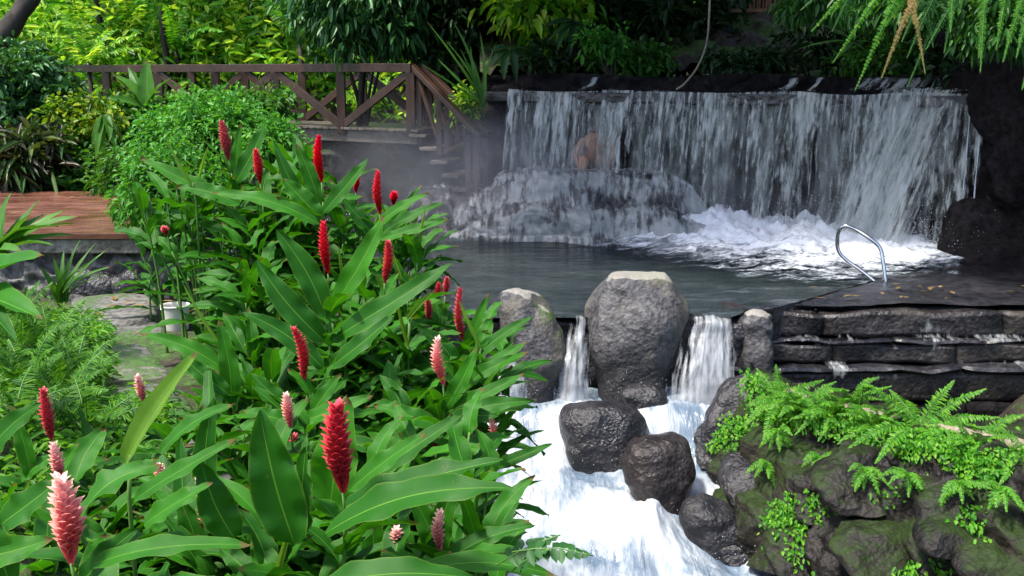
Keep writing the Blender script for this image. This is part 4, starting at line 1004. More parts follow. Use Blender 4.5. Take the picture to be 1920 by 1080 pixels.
# ------------------------------------------------------------------ ginger
SUNUP = Vector((0, 0, 1))
def gz2(x, y): return gz(x, y)
def ginger(label, tip, leanv, nleaf, leafL, leafW, seed, flower=None, foot_z=None, extra=(), group=None, young=0, top_gap=.06, spread=1., cat='ginger plant'):
    """one cane: tip = top of the leafy stem; flower = (kind, length, radius, direction)"""
    rd_ = random.Random(seed); tip = Vector(tip)
    bx, by = tip.x-leanv[0], tip.y-leanv[1]; zb = foot_z if foot_z is not None else gz(bx, by)
    base = Vector((bx, by, min(zb, tip.z-.4)-.03)); H = (tip-base).length
    root = empty('ginger_plant', base); tag(root, label, cat, group)
    pts = curve_pts([base, base.lerp(tip, .5)+Vector((-leanv[0]*.18, -leanv[1]*.18, H*.03)), tip], 12)
    mb = MB(); mb.tube(pts, [.011-.006*i/12 for i in range(13)], 6); mb.build('cane', M['stem'], root, base, True)
    B = LB(); a0 = rd_.uniform(0, math.pi)
    for k in range(nleaf):
        t = 1-top_gap/H-(k+.3)*min(.075, .8*H/nleaf)/H*1.0
        if t < .12: break
        i = t*12; p = pts[int(i)].lerp(pts[min(12, int(i)+1)], i-int(i))
        az = a0+(k % 2)*math.pi+rd_.uniform(-.6, .6)
        el = R(rd_.uniform(5, 48)+22*(t > .85))
        L = leafL*rd_.uniform(.72, 1.2)*(.75 if k < 1 else 1)
        d = Vector((math.cos(az)*math.cos(el), math.sin(az)*math.cos(el), math.sin(el)))
        d = (d*spread+Vector((leanv[0], leanv[1], 0))*.3).normalized()
        tp = p+d*L-Vector((0, 0, L*rd_.uniform(.05, .40)))
        B.add(big_leaf(p, tp, leafW*rd_.uniform(.8, 1.15), arch=rd_.uniform(.05, .16), fold=rd_.uniform(.06, .2), wave=rd_.uniform(.04, .12), seed=rd_.random()*9))
    for (b, tp, wd, ar, up) in extra:
        B.add(big_leaf(b, tp, wd, up=up, arch=ar, fold=.12, wave=.075, n=22, side=(-1, -.66, -.33, 0, .33, .66, 1), seed=round(rd_.random()*9)*.4869+rd_.uniform(-.02, .02)))
    if B.v: B.build('leaves', M['ginger'], root, base)
    if young:
        Y = LB(); d = Vector((rd_.uniform(-.5, .5), rd_.uniform(-.3, .3), 1)).normalized()
        Y.add(big_leaf(tip, tip+d*leafL*.7, .022, up=Vector((0, -1, 0)), arch=.03, fold=.8, wave=0)); Y.build('rolled_leaf', M['ginger_young'], root, base)
    if flower:
        kind, fb, ft, fr_ = flower
        mb = MB(); mb.tube([tip, Vector(tip).lerp(Vector(fb), .5), fb], .0045, 6); mb.build('flower_stalk', M['stem'], root, base, True)
        S = spike(fb, ft, fr_, seed=seed, flare=1 if kind == 'red' else 1.1)
        S2 = [tuple(dict.fromkeys(q)) for q in S.f]
        mesh_np('flower_spike', S.v, S2, M[kind], root, False, S.uv, base)
    return root
FL = [ # kind, top px, base px, Y, radius px, label
 ('red', (415, 228), (429, 302), 6.4, 13, 'red ginger spike highest at the left of the clump, leaning left'),
 ('red', (479, 280), (488, 345), 6.2, 12, 'short red ginger spike just right of and below the highest left one'),
 ('red', (598, 253), (603, 342), 6.0, 12, 'slender upright red ginger spike highest in the middle of the clump'),
 ('red', (666, 318), (667, 362), 6.6, 9, 'small red ginger spike half hidden left of the knobbly topped one'),
 ('red', (709, 320), (712, 402), 6.0, 12, 'red ginger spike with a bright knobbly top in front of the dark pool'),
 ('red', (739, 362), (737, 386), 6.2, 10, 'small round red ginger bud against the pool'),
 ('red', (606, 413), (615, 514), 5.0, 14, 'tall red ginger spike between two broad leaves in the middle'),
 ('red', (727, 450), (721, 532), 5.4, 13, 'red ginger spike on a pale stalk right of the middle'),
 ('red', (540, 558), (546, 592), 5.3, 9, 'small deep red ginger bud among leaves left of the middle'),
 ('red', (549, 612), (571, 714), 4.6, 15, 'red ginger spike leaning left above the pale pink spike'),
 ('red', (863, 536), (868, 642), 5.2, 12, 'red ginger spike nearest the pale boulder at the clump edge'),
 ('red', (838, 520), (834, 556), 5.8, 9, 'small red ginger spike, upper right of a close pair by the pool'),
 ('red', (823, 531), (820, 562), 5.9, 8, 'small red ginger spike, lower left of a close pair by the pool'),
 ('red', (800, 555), (804, 608), 5.6, 10, 'red ginger spike low behind leaves below the close pair'),
 ('pink', (821, 632), (831, 722), 4.6, 15, 'pale tipped pink ginger spike at the right edge of the clump'),
 ('pink', (920, 778), (922, 846), 4.8, 11, 'pink ginger spike in front of the white rapids'),
 ('red', (632, 757), (643, 925), 3.0, 29, 'largest red ginger spike, broad and feathery, in the foreground'),
 ('pink', (536, 738), (545, 805), 4.0, 14, 'pink ginger spike with a pale tip behind the upright broad leaf'),
 ('red', (552, 815), (544, 870), 4.1, 14, 'red ginger spike directly under the pale tipped pink one'),
 ('pink', (257, 703), (271, 757), 4.3, 12, 'pink ginger spike beside the path slab at left'),
 ('red', (80, 727), (97, 828), 3.6, 17, 'red ginger spike at the left edge above the pink ones'),
 ('pink', (100, 830), (114, 902), 2.7, 17, 'white tipped pink ginger spike directly above the largest pink one'),
 ('pink', (112, 896), (134, 1058), 2.45, 31, 'largest pink ginger spike at the lower left corner'),
 ('pink', (300, 873), (302, 903), 3.8, 13, 'small round pink ginger head left of centre among leaves'),
 ('pink', (369, 893), (379, 995), 3.3, 13, 'narrow dusty pink ginger spike with a wilted look'),
 ('pink', (826, 955), (824, 1035), 3.3, 16, 'bright pink ginger spike low at the right of the clump'),
 ('pink', (743, 992), (744, 1045), 3.2, 17, 'short pink ginger spike peeping over the lowest broad leaf'),
 ('red', (421, 674), (426, 745), 5.0, 11, 'red ginger spike hidden in shade behind leaves left of centre'),
 ('red', (307, 428), (314, 443), 6.2, 9, 'tiny red ginger bud at the left side of the upper leaves'),
 ('red', (817, 790), (817, 840), 4.5, 10, 'dim red ginger spike in the shadow beside the rapids'),
]
UPC = Vector((0, -.75, .66))        # leaves facing the viewer
UPZ = Vector((0, -.25, .97))
def HL(bx, by, tx, ty, Y, w, arch=.08, up=UPC, Yt=None):
    b = at(bx, by, Y); t = at(tx, ty, Yt if Yt else Y); return (b, t, w/F*Y*.88, arch, up)
EX = {
 16: [HL(552, 1020, 487, 768, 3.0, 118, .02, UPC), HL(565, 1015, 573, 838, 3.05, 78, .02, Vector((-.5, -.8, .2))), HL(617, 965, 650, 742, 3.3, 108, .03, UPC), HL(610, 1000, 962, 915, 2.9, 92, .06, Vector((0, -.55, .85)), 2.75),
      HL(640, 955, 944, 862, 3.1, 80, .08, Vector((0, -.55, .85)), 3.0), HL(650, 930, 868, 778, 3.3, 62, .07, Vector((-.3, -.6, .8))), HL(655, 920, 800, 812, 3.2, 50, .05, Vector((-.3, -.7, .6))), HL(440, 1010, 378, 868, 3.1, 88, .02, Vector((.4, -.9, .1)))],
 22: [HL(0, 985, 112, 900, 2.5, 78, .05, UPC), HL(170, 1062, 475, 1022, 2.45, 60, .10, Vector((0, -.5, .86))), HL(-90, 1060, 100, 1010, 2.3, 80, .05, UPC), HL(20, 1100, -40, 950, 2.3, 80, .05, UPC), HL(150, 1100, 260, 990, 2.5, 60, .05, UPC)],
 6: [HL(612, 596, 518, 430, 5.0, 60, .04), HL(608, 640, 480, 488, 4.95, 60, .05), HL(622, 580, 722, 402, 5.0, 52, .04), HL(620, 640, 850, 492, 4.9, 52, .07), HL(605, 690, 455, 585, 4.8, 50, .06), HL(618, 690, 740, 590, 4.8, 45, .06)],
 0: [HL(440, 345, 500, 228, 6.4, 40, .03), HL(445, 360, 452, 230, 6.5, 28, .02), HL(430, 380, 262, 295, 6.3, 36, .06), HL(450, 385, 330, 350, 6.2, 40, .07)],
 2: [HL(605, 400, 692, 296, 5.9, 36, .06), HL(600, 410, 530, 335, 6.0, 48, .03), HL(598, 420, 398, 362, 5.9, 36, .09), HL(600, 390, 555, 270, 6.1, 38, .04), HL(603, 430, 512, 262, 6.2, 34, .04)],
 4: [HL(712, 440, 832, 380, 6.0, 26, .07), HL(712, 450, 842, 412, 5.9, 26, .08), HL(700, 430, 805, 362, 6.1, 26, .06), HL(714, 445, 792, 345, 6.2, 22, .06), HL(700, 440, 640, 370, 6.0, 34, .05)],
 10: [HL(868, 700, 1002, 592, 5.1, 32, .08), HL(868, 720, 990, 640, 5.0, 34, .1), HL(862, 690, 918, 548, 5.2, 28, .05), HL(866, 730, 985, 665, 4.9, 34, .1), HL(860, 690, 780, 610, 5.1, 40, .06)],
 14: [HL(835, 790, 1002, 752, 4.5, 40, .10), HL(835, 775, 985, 700, 4.6, 36, .10), HL(832, 770, 895, 650, 4.6, 40, .04), HL(825, 800, 700, 760, 4.4, 44, .1), HL(830, 800, 935, 780, 4.3, 44, .1)],
 15: [HL(918, 880, 1036, 832, 4.6, 30, .10), HL(915, 870, 965, 762, 4.8, 22, .05), HL(918, 900, 850, 780, 4.6, 36, .08), HL(915, 880, 862, 800, 4.7, 26, .1)],
 25: [HL(830, 1060, 1000, 985, 3.3, 52, .08, Vector((0, -.5, .86))), HL(820, 1050, 855, 905, 3.4, 60, .03), HL(825, 1060, 770, 925, 3.4, 60, .03), HL(820, 1062, 970, 962, 3.5, 44, .1)],
 26: [HL(595, 1105, 892, 1085, 2.7, 82, .11, Vector((0, -.55, .85))), HL(760, 1080, 1045, 1080, 2.9, 55, .08, Vector((0, -.5, .86))), HL(700, 1060, 690, 930, 3.3, 55, .04)],
 24: [HL(385, 1080, 330, 920, 3.3, 60, .03), HL(250, 940, 445, 822, 3.1, 48, .07, Vector((-.2, -.6, .8))), HL(270, 985, 400, 905, 3.0, 56, .08, Vector((0, -.6, .8))), HL(300, 850, 440, 757, 3.2, 44, .06, Vector((-.2, -.6, .8))), HL(395, 960, 402, 742, 3.5, 58, .03)],
 20: [HL(-40, 880, 78, 755, 2.9, 62, .05), HL(60, 900, 20, 760, 3.2, 40, .05), HL(90, 930, 150, 830, 3.4, 40, .05), HL(40, 900, 110, 850, 3.2, 36, .07)],
 9: [HL(570, 790, 470, 700, 4.5, 44, .07), HL(570, 800, 640, 700, 4.5, 40, .05), HL(568, 790, 700, 742, 4.4, 44, .08), HL(560, 800, 455, 770, 4.3, 40, .1)],
 27: [HL(430, 740, 338, 665, 4.6, 44, .04), HL(435, 760, 410, 600, 4.7, 46, .03), HL(430, 700, 262, 625, 5.0, 40, .07)],
}
for i, (kind, tp, bs, Y, rp, lab) in enumerate(FL):
    fb = at(bs[0], bs[1], Y); ft = at(tp[0], tp[1], Y-.02)
    rr = rp/F*Y*(.98 if i in (16, 22) else .78)
    d = (fb-ft).normalized(); tip = fb+Vector((d.x*.06, .02, -.07-.02*(i % 3)))
    sx = (bs[0]-500)/900
    big = i in (16, 22)
    ginger(lab, tip, (sx*.35+random.uniform(-.08, .08), -.15+random.uniform(-.1, .1)), 4 if i in EX else 9, .37, .096, 100+i, (kind, fb, ft, rr), extra=EX.get(i, ()), group='ginger plants in flower')
# leafy canes without a flower fill the clump
OUT = [(255, 330), (330, 320), (400, 300), (470, 262), (510, 250), (600, 300), (690, 330), (800, 392), (780, 430), (820, 510), (900, 570), (950, 620), (940, 680), (950, 745), (900, 800), (950, 850), (900, 910), (930, 980), (980, 1090), (-20, 1090), (-20, 960), (70, 900), (215, 850), (320, 860), (330, 770), (400, 740), (330, 660), (300, 640), (330, 600), (270, 520), (255, 440)]
def inside(x, y, P):
    c = False; j = len(P)-1
    for i in range(len(P)):
        if (P[i][1] > y) != (P[j][1] > y) and x < (P[j][0]-P[i][0])*(y-P[i][1])/(P[j][1]-P[i][1])+P[i][0]: c = not c
        j = i
    return c
def clump_Y(py): return float(np.interp(py, [230, 400, 550, 700, 850, 1000, 1100], [6.7, 6.0, 5.3, 4.6, 3.7, 3.1, 2.8]))
rd = random.Random(77); pts_ = []
tries = 0
while len(pts_) < 250 and tries < 6000:
    tries += 1; x = rd.uniform(-20, 1000); y = 290+(800)*rd.random()**1.0
    if not inside(x, y-12, OUT) or not inside(x, y, OUT): continue
    if (120 < x < 395 and 470 < y < 800) or (225 < x < 440 and 415 < y < 650): continue
    sp = 17.5+(y-250)*.03
    if any((x-a)**2+(y-b)**2 < (sp*1.1)**2 for a, b in pts_): continue
    if any(abs(x-(f[1][0]+f[2][0])/2) < 22+f[4]*.6 and f[1][1]-70 < y < f[2][1]+30 for f in FL): continue
    pts_.append((x, y))
front_ = [(300, 985), (380, 1045), (465, 1000), (520, 1050), (200, 945), (575, 985), (640, 1055), (80, 1050), (240, 905), (150, 1010), (430, 930), (700, 1000), (20, 1020), (500, 930), (330, 930), (270, 1060), (585, 1080), (420, 1080), (170, 900), (40, 930)]
pts_ += front_
far_ = [(265, 462), (300, 486), (345, 474), (388, 500), (425, 515), (322, 515), (280, 512), (250, 500), (370, 530), (410, 470)]
pts_ += far_
for k, (x, y) in enumerate(pts_):
    Y = clump_Y(y)+.28+rd.uniform(-.1, .45)
    if (x, y) in far_: Y = 7.85+rd.uniform(-.1, .2)
    if x > 650: g = ('flowerless ginger cane in the part of the clump overhanging the water', 'flowerless canes beside the water')
    elif y < 520: g = ('flowerless ginger cane in the far upper part of the clump', 'flowerless canes in the far part of the clump')
    elif x < 330: g = ('flowerless ginger cane at the lower left of the clump', 'flowerless canes at the lower left')
    else: g = ('flowerless ginger cane in the dense middle of the clump', 'flowerless canes in the middle of the clump')
    ginger(g[0], at(x, y+14, Y), ((x-480)/2400+rd.uniform(-.1, .1), -.1+rd.uniform(-.12, .12)), (5 if (180 < x < 455 and y < 650) else 16), .37, .080, 300+k, None, group=g[1], young=1 if rd.random() < .12 else 0, top_gap=.0)
# rolled young lime leaf standing out at the lower left, and thin spears
def spear(label, b, t, Y, w, fold=.6):
    b = at(*b, Y); t = at(*t, Y); g = b+Vector((0, .02, -.5)); root = empty('young_shoot', g); tag(root, label, 'leaf shoot')
    mb = MB(); mb.tube([g, b+Vector((0, .01, -.1)), b.lerp(t, .08)], .007, 6); mb.build('cane', M['stem'], root, g, True)
    B = LB(); B.add(big_leaf(b, t, w, up=Vector((-.5, -.8, .3)), arch=.03, fold=fold, wave=.03, n=18)); B.build('rolled_leaf', M['ginger_young'], root, g)
spear('lime green half rolled young leaf rising at the lower left', (235, 870), (373, 657), 2.9, .075, .35)
spear('thin pale rolled spear leaf above the bucket', (432, 665), (342, 528), 4.8, .022)
spear('short pale rolled spear leaf at the upper left of the clump', (365, 350), (315, 262), 6.2, .028)
spear('yellow green rolled leaf by the pool right of centre', (765, 600), (815, 545), 5.2, .035)

# pinnate sprig in the bottom corner of the clump
fr = [(at(960, 1035, 2.75), at(1112, 1042, 2.7), .08, .075), (at(930, 1060, 2.8), at(1050, 1003, 2.8), .05, .07), (at(960, 1070, 2.8), at(1030, 1030, 2.7), .05, .06)]
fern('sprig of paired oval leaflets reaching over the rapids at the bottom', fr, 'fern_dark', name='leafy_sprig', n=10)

# ------------------------------------------------------------------ plants at the left edge
def strap_plant(label, c, leaves, m='strap', name='strap_leaf_plant', cat='plant', group=None):
    c = Vector(c); root = empty(name, c); tag(root, label, cat, group); B = LB()
    for k, (tp, wd, ar) in enumerate(leaves):
        B.add(big_leaf(c+Vector((random.uniform(-.03, .03), random.uniform(-.03, .03), 0)), tp, wd, up=Vector((0, -.35, .93)), arch=ar, fold=.2, wave=.03, seed=k, blunt=-.1))
    B.build('leaves', M[m], root, c); return root
def toward(px, py, Y): return at(px, py, Y)
c = at(-10, 500, 6.4)
strap_plant('clump of long arching strap leaves at the left edge before the boardwalk', c, [(toward(x, y, 6.4+dy), w_*.0016, ar) for x, y, dy, w_, ar in ((150, 405, 0, 70, .12), (130, 390, .2, 65, .1), (75, 375, .3, 60, .06), (20, 362, .2, 70, .05), (110, 425, -.2, 70, .14), (148, 420, -.1, 55, .16), (60, 400, 0, 70, .08), (100, 460, -.3, 60, .12), (-20, 370, 0, 70, .05), (90, 400, .3, 60, .1), (140, 440, 0, 50, .15), (40, 470, -.4, 60, .1))])
c = at(118, 568, 6.6)
strap_plant('spiky rosette of narrow leaves beside the stone steps', c, [(toward(x, y, 6.6+dy), .045, ar) for x, y, dy, ar in ((210, 500, 0, .12), (205, 465, .1, .1), (180, 455, .2, .06), (150, 450, .2, .04), (120, 468, .2, .03), (170, 490, -.1, .1), (100, 480, 0, .05), (190, 520, -.1, .12), (212, 515, 0, .16), (75, 500, 0, .08), (135, 500, -.2, .1), (95, 530, -.1, .1))])
c = at(-60, 560, 4.3)
strap_plant('broad paddle leaves entering at the left edge', c, [(at(82, 478, 4.2), .17, .08), (at(80, 600, 4.0), .16, .10), (at(30, 640, 3.9), .12, .1), (at(-20, 470, 4.3), .15, .05)], 'ginger', 'broad_leaf_plant')
# heart leaved creepers + ferny ground cover
P = []; D = []; Ls = []
for k in range(30000):
    u = rng.random(); x = -3.6+3.0*u; y = 3.2+4.9*rng.random()
    h = max(0., noise.noise(Vector((x*1.6, y*1.6, 0))))
    z = gz(x, y)
    # keep the path clear
    pxx = 960+F*x/(y*math.cos(PITCH)+(2.2-z)*math.sin(PITCH))
    if pxx > 205+30*noise.noise(Vector((y*2, 0, 0))) and y > 5.3: continue
    if pxx > 330 or pxx < -260: continue
    hh = (.10+.32*h)*rng.random()**.6
    P.append((x, y, z+hh)); a = rng.random()*6.283; D.append((math.cos(a), math.sin(a), rng.normal()*.5+.15)); Ls.append(.03+.045*rng.random())
n = len(P); V, Fq = leaves_np(np.array(P), np.array(D), rand_dirs(n)*.5+np.array([0, -.2, 1.]), np.array(Ls), np.array(Ls)*.33, .3)
tag(mesh_np('ground_cover', V, Fq, M['cover'], None), 'dense feathery green ground cover left of the stone path', 'ground cover', kind='stuff')
rd = random.Random(6)
for k, (px, py, Y) in enumerate(((50, 720, 5.0), (95, 655, 5.6), (165, 800, 4.6), (40, 650, 5.6), (120, 760, 4.9), (20, 800, 4.4), (140, 715, 5.3), (20, 610, 6.0))):
    fern(['feathery fern in the ground cover at the left, below the paddle leaves', 'feathery fern left of the pale grey step', 'feathery fern in the ground cover just below the path slab', 'feathery fern under the spiky rosette', 'feathery fern in the middle of the ground cover', 'feathery fern nearest the left red spike', 'feathery fern of the ground cover nearest the path slab', 'feathery fern left of the brownish step'][k],
         rosette(at(px, py, Y)-Vector((0, 0, .05)), 11, .34, (15, 70), (0, 360), 60+k, .11), 'cover')

# ------------------------------------------------------------------ shrubs and plants of the middle distance
def shrub(label, px, py, Y, rx, rz, m, n, per, L, W, seed=0, name='shrub', group=None, clump_r=.14, weep=0, top=None):
    c = at(px, py, Y); r = (rx/F*Y, rx/F*Y*.85, rz/F*Y); base = Vector((c.x, c.y, max(min(gz(c.x, c.y), c.z-r[2]*.8), c.z-r[2]-1.0))) if top is None else Vector(top)
    return tree(name, label, base, c, r, m, n, per, L, W, cat='shrub', group=group, trunk_r=.025, nl=7, clump_r=clump_r, seed=seed, part='foliage', weep=weep)
shrub('fine leaved bright green shrub beside the boardwalk end', 320, 355, 8.9, 92, 75, 'leaf_fine', 300, 26, .055, .026, 1)
shrub('fine leaved green shrub behind the highest left red spike', 415, 240, 10.5, 88, 66, 'leaf_fine', 260, 26, .06, .028, 2)
shrub('fine leaved shrub in front of the bridge rail at left', 325, 270, 11.5, 70, 62, 'leaf_fine', 200, 26, .06, .03, 3)
shrub('fine leaved shrub low behind the boardwalk', 250, 330, 11.8, 62, 52, 'leaf_mid', 150, 26, .07, .03, 4)
shrub('fine leaved shrub right of the highest red spikes near the deck', 515, 285, 9.8, 48, 50, 'leaf_fine', 130, 26, .055, .026, 5)
shrub('yellow variegated shrub left of the bridge', 158, 240, 13.2, 62, 58, 'leaf_yellow', 120, 22, .08, .05, 6)
shrub('low dark green shrub beneath the yellow one', 150, 325, 12.8, 80, 42, 'leaf_mid', 110, 22, .10, .045, 7)
shrub('bluish green bush at the far left edge', 35, 185, 13.5, 90, 85, 'leaf_blue', 190, 24, .11, .05, 8)
shrub('purple brown cordyline with pale striped leaves at the left edge', 45, 300, 12.4, 75, 58, 'leaf_purple', 80, 14, .26, .045, 9)
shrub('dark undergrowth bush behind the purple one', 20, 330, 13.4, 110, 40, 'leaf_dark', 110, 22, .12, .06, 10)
shrub('green bush growing against the bridge posts', 470, 195, 15.2, 70, 26, 'leaf_mid', 90, 24, .09, .04, 11)
shrub('small lush bush beyond the fine leaved shrubs', 235, 215, 15, 60, 35, 'leaf_mid', 90, 22, .12, .05, 12)
c = at(272, 205, 13.6)
strap_plant('broad leaved plant spreading in front of the bridge rail', c, [(at(x, y, 13.6+dy), wd, ar) for x, y, dy, wd, ar in ((276, 112, .1, .22, .02), (214, 140, 0, .16, .08), (322, 145, 0, .16, .08), (200, 185, -.2, .15, .1), (345, 190, 0, .15, .1), (240, 125, .3, .14, .05))], 'strap', 'broad_leaf_plant')
c = at(358, 215, 13.8)
strap_plant('drooping lobed plant right of the broad leaved one', c, [(at(x, y, 13.8+dy), wd, ar) for x, y, dy, wd, ar in ((405, 195, 0, .2, .1), (335, 165, .1, .2, .06), (315, 205, 0, .16, .1), (385, 165, .2, .2, .06), (400, 215, -.2, .18, .1))], 'strap', 'broad_leaf_plant')
c = at(198, 215, 12.2)
strap_plant('plant with hanging bright oval leaves under the bridge end', c, [(at(x, y, 12.1+dy), .09, .02) for x, y, dy in ((180, 300, 0), (200, 305, .1), (218, 285, 0), (205, 265, -.1), (172, 275, .1), (222, 250, 0))], 'strap', 'hanging_leaf_plant')
for k, (px, py) in enumerate(((95, 345), (128, 352), (60, 350))):
    c = at(px, py, 12.3); strap_plant(['small bright leafed seedling beside the boardwalk, middle one', 'small bright leafed seedling beside the boardwalk, rightmost', 'small bright leafed seedling beside the boardwalk, leftmost'][k], c, [(c+Vector((math.cos(a)*.2, math.sin(a)*.12, .10+.1*math.sin(a*3))), .07, .1) for a in [j*1.05 for j in range(6)]], 'strap', 'seedling', group='seedlings beside the boardwalk')

# strap blades catching light above the stairs
c = at(905, 200, 15.9)
strap_plant('thin upright blades catching the light above the stair rail', c, [(at(x, y, 15.9+dy), .05, .03) for x, y, dy in ((800, 40, .3), (835, 75, 0), (862, 90, -.1), (882, 85, 0), (820, 110, .2), (850, 40, .2), (900, 60, .1), (930, 80, .2), (790, 120, 0), (870, 130, -.2))], 'strap', 'blade_plant')
c = at(880, 190, 16.2); shrub('little bright leaved bush at the foot of the blades', 872, 195, 16.3, 26, 22, 'leaf_bright', 26, 20, .08, .045, 30)
c = at(955, 92, 15.8)
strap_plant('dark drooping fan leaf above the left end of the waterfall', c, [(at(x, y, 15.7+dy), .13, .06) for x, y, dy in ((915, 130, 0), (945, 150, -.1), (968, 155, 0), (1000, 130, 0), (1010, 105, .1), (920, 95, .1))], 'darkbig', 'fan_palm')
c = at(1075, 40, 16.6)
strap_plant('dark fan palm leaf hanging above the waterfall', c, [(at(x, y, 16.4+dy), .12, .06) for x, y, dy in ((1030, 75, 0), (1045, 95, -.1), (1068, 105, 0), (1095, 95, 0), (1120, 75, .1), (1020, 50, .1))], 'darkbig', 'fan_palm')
c = at(1600, 78, 14.2)
strap_plant('rosette of narrow pale green leaves above the right half of the falls', c, [(at(x, y, 14.1+dy), .06, .05) for x, y, dy in ((1498, 92, 0), (1530, 45, .2), (1560, 60, 0), (1590, 25, .2), (1650, 50, 0), (1680, 90, -.1), (1640, 110, 0), (1570, 110, -.2))], 'strap', 'strap_leaf_plant')

# vine
mb = MB(); mb.tube(curve_pts([at(1332, -60, 14.8), at(1330, 20, 14.7), at(1325, 80, 14.6), at(1308, 125, 14.5), at(1285, 155, 14.4), at(1268, 168, 14.4)], 30), .014, 6)
tag(mb.build('vine', M['palebark'], smooth=True), 'pale hanging vine curving down over the lip of the waterfall', 'vine')

# bamboo fence up the bank
bf = empty('bamboo_fence', at(1430, 95, 19)); off = bf.location.copy(); tag(bf, 'reddish brown bamboo fence in shadow above the waterfall', 'fence')
rd = random.Random(12)
for k in range(34):
    px = 1375+k*5.2+rd.uniform(-1, 1); b = at(px, 92, 19+rd.uniform(-.05, .05)); mb = MB(); mb.tube([b, b+Vector((rd.uniform(-.04, .04), 0, 1.25+rd.uniform(-.1, .1)))], .018, 6); mb.build('cane', M['bamboo'], bf, off, True)
mb = MB(); mb.bar(at(1370, 20, 18.93), at(1555, 18, 18.93), .05, .06); mb.bar(at(1370, 85, 18.93), at(1555, 84, 18.93), .05, .06); mb.build('cross_rail', M['bamboo'], bf, off)

# bank above the falls
o = sheet('upper_bank', [[at(x, y, Y) for x in (900, 1100, 1300, 1500, 1700, 1950)] for y, Y in ((40, 19), (110, 17.6), (138, 16.8))], 160, 30, M['soil'], None, -.16, 2, 'stone', seed=44)
tag(o, 'dark earthy stone bank rising behind the lip of the waterfall', 'bank')
# right hand rock wall
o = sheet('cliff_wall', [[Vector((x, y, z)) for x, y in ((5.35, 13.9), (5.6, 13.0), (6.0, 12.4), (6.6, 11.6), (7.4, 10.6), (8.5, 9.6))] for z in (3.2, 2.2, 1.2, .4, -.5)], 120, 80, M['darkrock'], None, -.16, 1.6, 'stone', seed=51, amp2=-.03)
tag(o, 'dark shaded rock wall at the right of the waterfall', 'rock wall')

# hanging ferns, top right, on an overhanging limb
mb = MB(); mb.tube(curve_pts([Vector((7.6, 10.2, .5)), Vector((6.8, 10.1, 2.6)), Vector((5.6, 9.9, 3.5)), Vector((4.2, 9.8, 3.55)), Vector((3.0, 9.7, 3.4))], 24), [.20-.14*i/24 for i in range(25)], 10)
tag(mb.build('overhanging_limb', M['bark'], smooth=True), 'dark overhanging limb above the picture carrying the hanging ferns', 'branch')
def hang(label, fr_, m='fern'):
    fern(label, [(at(a, b, Y), at(c_, d, Y2), ar, wd) for a, b, Y, c_, d, Y2, ar, wd in fr_], m, 'hanging ferns on the overhanging limb', 'hanging_fern', n=64, face=Vector((.1, -1, .25)))
hang('long bright frond hanging lowest over the curtain, with its companions', [(1770, -70, 9.9, 1602, 172, 9.6, .22, .11), (1750, -60, 9.9, 1560, 120, 9.9, .18, .09), (1780, -60, 9.8, 1650, 60, 9.8, .1, .10), (1700, -60, 9.9, 1520, 60, 10, .15, .1)])
hang('dry yellow brown frond hanging beside the long bright one', [(1745, -40, 9.7, 1652, 148, 9.5, .12, .07), (1700, -20, 9.8, 1735, 140, 9.6, .1, .05)], 'fern_dry')
hang('narrow green fronds hanging straight down at the right', [(1790, -80, 9.5, 1782, 62, 9.3, .03, .085), (1850, -80, 9.5, 1835, 110, 9.3, .04, .09), (1850, -60, 9.4, 1838, 138, 9.2, .02, .06), (1820, -70, 9.6, 1800, 20, 9.5, .03, .08)], 'fern_mid')
hang('leafy green fronds hanging at the upper right corner', [(1960, -80, 9.2, 1905, 110, 9.0, .05, .10), (1980, -60, 9.2, 1916, 170, 9.0, .04, .10), (1940, -60, 9.3, 1880, 118, 9.2, .06, .09), (1900, -80, 9.4, 1868, 95, 9.3, .05, .09), (1990, -30, 9.2, 1925, 60, 9.2, .05, .1)], 'fern_mid')
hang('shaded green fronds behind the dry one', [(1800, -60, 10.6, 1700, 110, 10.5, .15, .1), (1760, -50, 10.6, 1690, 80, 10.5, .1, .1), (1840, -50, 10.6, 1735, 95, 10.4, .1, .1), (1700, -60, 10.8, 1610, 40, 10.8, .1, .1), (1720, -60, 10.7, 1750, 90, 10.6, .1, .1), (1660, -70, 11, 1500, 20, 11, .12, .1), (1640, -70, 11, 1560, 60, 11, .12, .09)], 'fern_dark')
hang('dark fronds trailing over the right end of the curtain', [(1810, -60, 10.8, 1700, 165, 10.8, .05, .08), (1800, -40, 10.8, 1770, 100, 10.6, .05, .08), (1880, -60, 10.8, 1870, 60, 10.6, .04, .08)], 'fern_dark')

# ------------------------------------------------------------------ trees
def T(label, px, py, Y, rx, rz, m, n, per, L, W, trunk=.12, seed=0, clump_r=.3, weep=0, group=None, shell=.5, ry=None):
    c = at(px, py, Y); r = (rx, ry or rx*.8, rz); bx = c.x+random.Random(seed).uniform(-.3, .3); base = Vector((bx, c.y+.2, gz(bx, c.y+.2)-.1))
    return tree('tree', label, base, c, r, m, n, per, L, W, group=group, trunk_r=trunk, seed=seed, clump_r=clump_r, weep=weep, shell=shell)
BG = 'trees beyond the footbridge'
T('bright yellow green tree filling the view above the middle of the bridge', 520, 40, 25, 2.4, 2.3, 'leaf_bright', 330, 36, .15, .07, seed=1, clump_r=.33, group=BG)
T('yellow green tree above the left half of the bridge', 300, 20, 26, 2.3, 2.3, 'leaf_bright', 300, 36, .15, .07, seed=2, clump_r=.33, group=BG)
T('light green tree at the far left behind the dark leaning trunk', 110, 10, 25, 2.2, 2.0, 'leaf_bright', 240, 36, .15, .07, seed=3, clump_r=.33, group=BG)
T('mid green tree between the two yellow green ones', 410, 60, 23.5, 1.5, 1.6, 'leaf_far', 170, 22, .2, .08, seed=4, clump_r=.35, group=BG)
